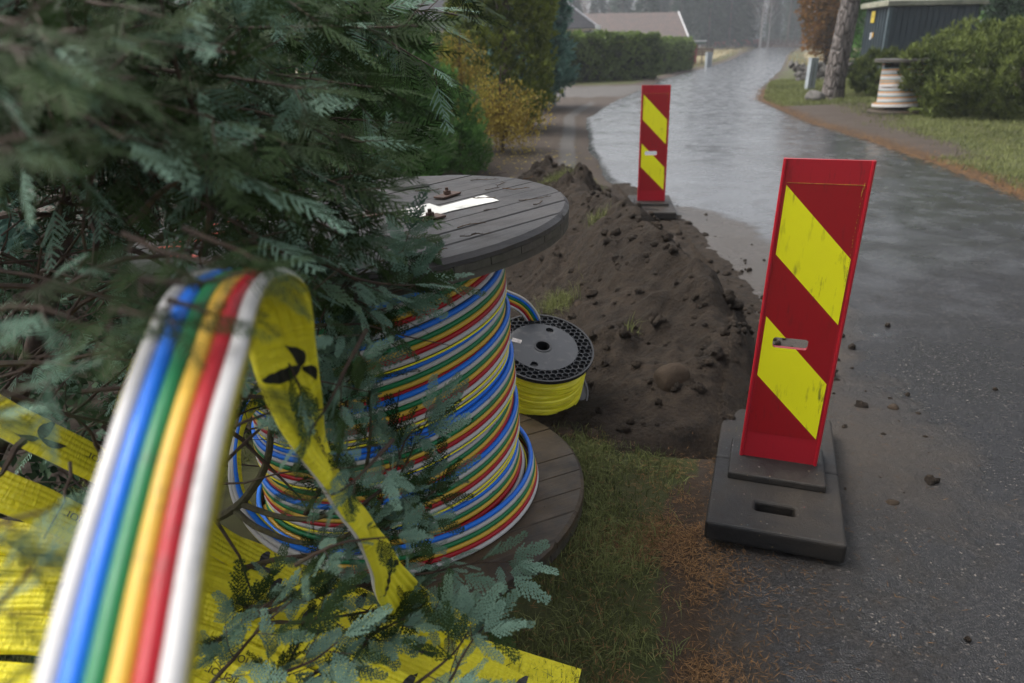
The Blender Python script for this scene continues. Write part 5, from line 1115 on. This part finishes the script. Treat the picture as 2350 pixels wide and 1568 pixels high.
def bough(pts, r0=.010, t0=.15, side=.22, det=2, seed=0, blue=.3, size=.085, gap=.034, up=(0, 0, 1), droop=.25, flat=.35, name='branch', bark='bark', sgap=.024, tv0=0.):
    r = np.random.default_rng(1000+seed); P = spline([D(*p) if len(p) == 3 and p[2] > 0 else p for p in pts] if not isinstance(pts, np.ndarray) else pts, 60)
    P = resample(P, .012); n = len(P); P = P+.006*np.stack([vnoise(np.arange(n)*.012, np.full(n, seed*1.), 9, k, 3) for k in (1, 2, 3)], 1)
    _, T = frames(P); L = n*.012; up = np.array(up, float)
    mb = MB(); mb.tube(P[::2], np.linspace(r0, .0013, len(P[::2])), 7)
    base, dirs, nor, siz = [], [], [], []
    s = L*t0; k = 0
    while s < L:
        i = min(int(s/.012), n-1); f = s/L; N = ortho(T[i][None], (up+r.normal(size=3)*flat)[None])[0]; Sd = np.cross(N, T[i])*(1 if k % 2 else -1)
        l = side*(1-.75*max(0, (f-t0)/(1-t0))**1.3)*r.uniform(.45, 1.15); d = unit(T[i]*math.cos(rad(48))+Sd*math.sin(rad(48))+N*r.normal(0, .15)); e0 = P[i]
        m_ = max(3, int(l/.014)); tw_ = [e0]
        for q in range(m_): d = unit(d+np.array([0, 0, -droop*.06])+r.normal(size=3)*.05+T[i]*.02); tw_.append(tw_[-1]+d*l/m_)
        tw_ = np.array(tw_); mb.tube(tw_, np.linspace(max(.0012, r0*.28*(1-f*.6)), .0007, len(tw_)), 4)
        Nn = unit(np.cross(Sd if np.linalg.norm(np.cross(Sd, d)) > .2 else N, d)); Nn = ortho(d[None], N[None])[0]
        q = .25*l; kk = 0
        while q < l:
            j = q/l*m_; j0 = min(int(j), m_-1); p = tw_[j0]+(tw_[j0+1]-tw_[j0])*(j-j0); lat = np.cross(Nn, d)*(1 if kk % 2 else -1)
            dd_ = unit(d*math.cos(rad(42))+lat*math.sin(rad(42))+r.normal(size=3)*.14+np.array([0, 0, -droop*.3])); base.append(p); dirs.append(dd_); nor.append(Nn+r.normal(size=3)*flat*.8); siz.append(size*(.75+.5*(1-q/l))*r.uniform(.6, 1.2)); q += sgap*r.uniform(.7, 1.3); kk += 1
        base.append(tw_[-1]); dirs.append(d); nor.append(Nn+r.normal(size=3)*.2); siz.append(size*r.uniform(.8, 1.25))
        s += gap*r.uniform(.6, 1.4); k += 1
    base.append(P[-1]); dirs.append(T[-1]); nor.append(ortho(T[-1][None], up[None])[0]); siz.append(size*1.2)
    B, Dr, Nr, Sz = map(np.array, (base, dirs, nor, siz)); Nr = ortho(Dr, Nr); Lt = np.cross(Nr, Dr); m = len(B); pick = r.integers(0, 4, m)
    Vs, vs, ms = [], [], []
    hue = np.clip(.35+.25*r.normal(size=m)+tv0, 0, 1); bl = r.random(m) < blue
    for q in range(4):
        Q, tv = PROT[det][q]; I = np.where(pick == q)[0]
        if not len(I): continue
        X_ = np.einsum('nvk,mkj->mnvj', Q, np.stack([Dr[I], Lt[I], Nr[I]], 1)*Sz[I][:, None, None])+B[I][:, None, None, :]
        Vs.append(X_.reshape(-1, 3)); vs.append(np.repeat((np.clip(hue[I][:, None]*.75+.35*tv[None, :], 0, 1)).ravel(), 4)); ms.append(np.repeat(bl[I], len(Q)))
    V = np.concatenate(Vs); nf = len(V)//4; W_ = np.concatenate(mb.V); nw = len(W_)
    F3 = np.arange(4*nf).reshape(nf, 4)+nw; quads = np.array([f for f in mb.F if len(f) == 4]); caps = [np.array([f]) for f in mb.F if len(f) != 4]
    mi = np.concatenate([np.full(len(quads), 2), np.where(np.concatenate(ms), 1, 0)]+[np.full(1, 2)]*len(caps))
    Fl = [quads, F3]+caps
    return mk(name, np.vstack([W_, V]), Fl, [M['cypress'], M['cypress_tip'], M[bark]], cyp, mi=mi, attr=dict(v=np.r_[np.zeros(nw), np.concatenate(vs)]), off=tuple(cyp.location))
# trunks
mb = MB()
for pts, r0 in (([(-1.75, 1.75, -.1), (-1.66, 1.72, .5), (-1.55, 1.75, 1.1), (-1.5, 1.8, 1.8), (-1.45, 1.9, 3.0)], .055), ([(-1.7, 1.8, .1), (-1.35, 1.9, .7), (-1.15, 2.0, 1.3), (-1.05, 2.1, 2.4)], .035), ([(-1.8, 1.7, .1), (-1.9, 1.5, .9), (-1.7, 1.3, 1.6), (-1.5, 1.3, 2.5)], .035)):
    P = spline(pts, 40); P = P+.015*np.stack([vnoise(P[:, 2]*2, P[:, 0], 2, k, 3) for k in (1, 2, 3)], 1); mb.tube(P, np.linspace(r0, r0*.35, 40), 10)
mb.build('trunk', M['bark'], cyp, smooth=True, off=tuple(cyp.location))
BA = []
def from_trunk(end, k, w=0):             # a bough from the stems out to a seen end point
    r = np.random.default_rng(500+k); e = D(*end); z0 = e[2]*.75+.25+r.uniform(-.1, .25); st = np.array([-1.5+r.uniform(-.15, .3), 1.85+r.uniform(-.25, .25), z0]); m_ = (st+e)/2+np.array([0, 0, .10+r.uniform(-.05, .12)])+r.normal(size=3)*.05
    return np.array(spline([st, m_, e], 12))
ends = [(1075, 40, 1.75), (1010, 160, 1.6), (945, 285, 1.55), (905, 400, 1.5), (890, 490, 1.45), (1040, -40, 1.5), (960, 60, 1.25), (880, 200, 1.2), (850, 330, 1.15), (820, 440, 1.15), (800, 540, 1.2), (740, 60, 1.05), (700, 200, 1.0), (680, 330, .95), (640, 440, .92), (600, 540, .95), (560, 120, .85), (520, 280, .80), (480, 400, .80), (400, 40, .70), (340, 180, .66), (300, 320, .66), (220, 60, .58), (140, 180, .55), (80, 320, .55), (60, 60, .48), (620, -30, .9), (820, -60, 1.2), (450, -60, .7), (720, 570, 1.35), (680, 480, 1.5), (780, 260, 1.6), (600, 330, 1.5), (420, 300, 1.4), (900, 120, 1.9), (820, 380, 1.8)]
for k, e in enumerate(ends):
    near = e[2] < .9
    bough(from_trunk(e, k), r0=.011, t0=.30 if e[1] > 350 else .22, side=.26 if not near else .20, det=0 if near else 1, seed=k, blue=.12 if k % 3 else .3, size=.095 if not near else .07, gap=.036, sgap=.028, flat=.7)
# upper crown above the frame, which shades what is below
for k in range(8):
    r = np.random.default_rng(900+k); a = rad(70+k*22); st = np.array([-1.5, 1.85, 2.1+.08*k]); L = 1.5-.05*k
    bough(np.array([st, st+np.array([math.cos(a)*L*.5, math.sin(a)*L*.5, .25]), st+np.array([math.cos(a)*L, math.sin(a)*L, .05])]), r0=.014, t0=.15, side=.42, det=0, seed=200+k, size=.17, gap=.05, sgap=.05, flat=.3)
# lower boughs hanging in front of the reel and over the yellow bands
low = [([(440, 1215, 1.88), (540, 1165, 1.80), (612, 1060, 1.72), (630, 930, 1.62), (668, 800, 1.52), (740, 700, 1.45), (850, 610, 1.42), (930, 570, 1.42)], dict(r0=.013, t0=.45, side=.17, bark='lichen')),
    ([(630, 950, 1.64), (700, 880, 1.6), (760, 760, 1.55), (850, 690, 1.52), (940, 660, 1.52), (1010, 640, 1.55)], dict(r0=.006, t0=.2, side=.12)),
    ([(560, 1160, 1.78), (660, 1190, 1.72), (760, 1180, 1.66), (830, 1100, 1.60), (850, 980, 1.55), (840, 860, 1.52), (800, 760, 1.5)], dict(r0=.008, t0=.35, side=.13, bark='lichen')),
    ([(540, 1170, 1.80), (600, 1215, 1.76), (700, 1245, 1.70), (800, 1225, 1.64), (900, 1120, 1.58), (960, 1010, 1.55), (1000, 940, 1.55)], dict(r0=.008, t0=.45, side=.12, bark='lichen', blue=.7)),
    ([(470, 1345, 1.74), (600, 1292, 1.70), (720, 1270, 1.64), (840, 1240, 1.58), (940, 1180, 1.55), (1030, 1100, 1.55)], dict(r0=.008, t0=.4, side=.13, blue=.6)),
    ([(500, 1440, 1.60), (640, 1400, 1.58), (780, 1350, 1.55), (900, 1330, 1.53), (1040, 1305, 1.54), (1140, 1290, 1.56), (1190, 1290, 1.57)], dict(r0=.007, t0=.35, side=.12, blue=.85, tv0=.2)),
    ([(480, 1385, 1.62), (600, 1390, 1.60), (700, 1350, 1.58), (800, 1260, 1.56), (860, 1200, 1.55)], dict(r0=.007, t0=.4, side=.10)),
    ([(470, 1590, 1.36), (540, 1510, 1.34), (600, 1440, 1.34), (680, 1370, 1.36)], dict(r0=.005, t0=.15, side=.12)),
    ([(450, 1500, 1.42), (540, 1440, 1.42), (620, 1380, 1.44), (700, 1310, 1.46)], dict(r0=.005, t0=.2, side=.12, blue=.6)),
    ([(540, 1640, 1.28), (620, 1560, 1.28), (720, 1510, 1.30), (800, 1450, 1.32)], dict(r0=.005, t0=.15, side=.12)),
    ([(860, 1640, 1.36), (960, 1570, 1.34), (1040, 1500, 1.34), (1085, 1430, 1.36)], dict(r0=.005, t0=.3, side=.12, blue=.7, tv0=.15)),
    ([(760, 1640, 1.4), (800, 1540, 1.42), (850, 1460, 1.45), (900, 1400, 1.48)], dict(r0=.006, t0=.75, side=.06)),
    ([(500, 1440, 1.62), (640, 1430, 1.60), (760, 1420, 1.58), (900, 1390, 1.56), (960, 1350, 1.55)], dict(r0=.006, t0=.55, side=.10)),
    ([(300, 1130, 1.9), (420, 1020, 1.8), (480, 900, 1.75), (500, 780, 1.7)], dict(r0=.006, t0=.3, side=.14)),
    ([(560, 800, 1.5), (640, 700, 1.45), (700, 620, 1.4), (760, 560, 1.4)], dict(r0=.005, t0=.1, side=.14)),
    ([(600, 620, 1.15), (690, 640, 1.25), (800, 680, 1.35), (900, 720, 1.42)], dict(r0=.005, t0=.1, side=.13)),
    ([(560, 560, 1.1), (700, 590, 1.2), (830, 640, 1.32), (960, 655, 1.42)], dict(r0=.005, t0=.15, side=.13)),
    ([(640, 1000, 1.66), (700, 930, 1.55), (720, 840, 1.48), (730, 750, 1.42), (760, 680, 1.4)], dict(r0=.006, t0=.1, side=.13)),
    ([(640, 880, 1.6), (740, 900, 1.55), (800, 870, 1.5), (830, 800, 1.48)], dict(r0=.005, t0=.1, side=.11)),
    ([(700, 1180, 1.7), (760, 1090, 1.6), (790, 1000, 1.52), (800, 900, 1.48), (830, 830, 1.46)], dict(r0=.006, t0=.1, side=.12)),
    ([(600, 700, 1.35), (660, 780, 1.38), (700, 870, 1.40), (720, 950, 1.42)], dict(r0=.004, t0=.1, side=.10)),
    ([(820, 1170, 1.6), (900, 1090, 1.55), (930, 1010, 1.52), (980, 960, 1.52)], dict(r0=.005, t0=.1, side=.11, blue=.7)),
    ([(840, 540, 1.6), (900, 560, 1.62), (960, 600, 1.64), (1000, 630, 1.66)], dict(r0=.004, t0=.0, side=.12)),
    ([(-50, 800, 2.2), (100, 650, 2.0), (200, 520, 1.85), (300, 440, 1.75)], dict(r0=.008, t0=.1, side=.22, det=1)),
    ([(560, 600, .98), (610, 700, 1.0), (650, 800, 1.0), (690, 900, 1.02)], dict(r0=.004, t0=.1, side=.075, size=.055, blue=.3)),
    ([(840, 760, 1.15), (790, 860, 1.08), (740, 950, 1.05), (690, 1010, 1.05)], dict(r0=.004, t0=.1, side=.085, size=.055)),
    ([(900, 1010, 1.2), (840, 1080, 1.12), (780, 1130, 1.08), (730, 1150, 1.05)], dict(r0=.004, t0=.1, side=.08, size=.055, blue=.6)),
    ([(680, 1300, 1.2), (760, 1260, 1.15), (840, 1240, 1.15), (920, 1230, 1.18)], dict(r0=.004, t0=.1, side=.08, size=.055, blue=.6)),
    ([(980, 1640, 1.34), (1030, 1560, 1.33), (1070, 1490, 1.34), (1120, 1430, 1.37)], dict(r0=.004, t0=.2, side=.11, blue=.9)),
    ([(600, 1640, 1.3), (660, 1540, 1.32), (700, 1450, 1.36), (760, 1380, 1.4)], dict(r0=.004, t0=.1, side=.11, blue=.7)),
    ([(700, 1560, 1.38), (800, 1490, 1.4), (900, 1430, 1.42), (1010, 1390, 1.45)], dict(r0=.004, t0=.2, side=.10, blue=.8)),
    ([(60, 1050, 2.4), (200, 920, 2.2), (320, 820, 2.1), (420, 760, 2.0)], dict(r0=.008, t0=.1, side=.2, det=1)),
    ([(-80, 1000, 2.2), (40, 860, 2.0), (140, 760, 1.9), (240, 700, 1.8)], dict(r0=.008, t0=.1, side=.2, det=1)),
    ([(300, 1000, 2.3), (380, 900, 2.2), (440, 800, 2.1), (500, 700, 2.0)], dict(r0=.008, t0=.1, side=.18, det=1))]
for k, (pp, kw) in enumerate(low):
    a = dict(det=2, seed=300+k, size=.078, gap=.036, sgap=.027, flat=.6, blue=.6); a.update(kw); bough(pp, **a)
# sprigs close to the lens on the left and over the near band
nearb = [([(-200, 1520, .50), (-60, 1420, .50), (40, 1340, .51), (100, 1280, .52)], .08), ([(-220, 1060, .55), (-80, 960, .55), (40, 900, .55), (150, 870, .56)], .09), ([(-220, 1270, .5), (-60, 1210, .5), (60, 1180, .5), (150, 1150, .51)], .07), ([(-200, 1700, .45), (-20, 1600, .45), (90, 1530, .45)], .07), ([(-100, 720, .62), (60, 700, .62), (180, 730, .62), (250, 780, .63)], .07),
    ([(330, 800, .60), (430, 815, .58), (520, 840, .57), (580, 880, .57)], .028), ([(380, 690, .62), (440, 705, .61), (500, 730, .60)], .03), ([(400, 600, .70), (470, 650, .68), (540, 690, .68)], .04), ([(280, 540, .66), (380, 575, .64), (480, 600, .63), (580, 640, .63)], .05), ([(320, 640, .60), (410, 650, .59), (500, 640, .585), (570, 620, .60)], .045), ([(420, 520, .72), (500, 560, .70), (570, 590, .70), (630, 640, .70)], .05), ([(250, 720, .58), (340, 735, .565), (420, 745, .56)], .035), ([(-200, 400, .45), (-40, 330, .45), (100, 300, .45)], .08), ([(-200, 150, .42), (0, 100, .42), (120, 130, .42)], .08)]
for k, (pp, sd) in enumerate(nearb): bough(pp, r0=.003, t0=.1, side=sd, det=1, seed=400+k, size=.05, gap=.03, sgap=.022, blue=.5 if k < 5 else 0)
# bare dark twigs inside the shrub
mb = MB(); r = np.random.default_rng(66)
for k in range(150):
    a = D(r.uniform(-100, 500), r.uniform(350, 1150), r.uniform(1.1, 2.3)); 
    if a[2] < .05: continue
    d = unit(np.array([r.uniform(.2, 1), r.normal(0, .5), r.normal(.15, .5)])); L = r.uniform(.15, .6); P = [a]
    for q in range(6): d = unit(d+r.normal(size=3)*.18); P.append(P[-1]+d*L/6)
    mb.tube(np.array(P), np.linspace(r.uniform(.002, .008), .001, 7), 5)
mb.build('inner_twigs', M['bark'], cyp, off=tuple(cyp.location))['kind'] = 'stuff'
# dark leafy ground cover under the shrub
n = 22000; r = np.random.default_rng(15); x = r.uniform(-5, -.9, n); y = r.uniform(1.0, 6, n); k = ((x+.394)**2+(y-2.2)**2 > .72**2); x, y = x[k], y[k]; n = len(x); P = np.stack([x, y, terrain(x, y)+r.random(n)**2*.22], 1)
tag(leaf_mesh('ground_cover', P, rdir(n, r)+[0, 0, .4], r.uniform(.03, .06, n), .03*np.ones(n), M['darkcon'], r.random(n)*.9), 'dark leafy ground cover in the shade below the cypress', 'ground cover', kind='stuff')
# ================================================================ air
mb = MB(); mb.box((0, 130, 15), (900, 700, 36)); hz = mb.build('haze', [])
m, n = mat('haze_air'); n.t.links.clear(); pv = n.n('VolumePrincipled'); pv.inputs['Color'].default_value = (.80, .84, .90, 1); pv.inputs['Density'].default_value = .0013; pv.inputs['Anisotropy'].default_value = .2
n.l(pv.outputs[0], n.out.inputs['Volume']); hz.data.materials.append(m); tag(hz, 'thin grey mist hanging over the road and forest', 'haze', kind='stuff')
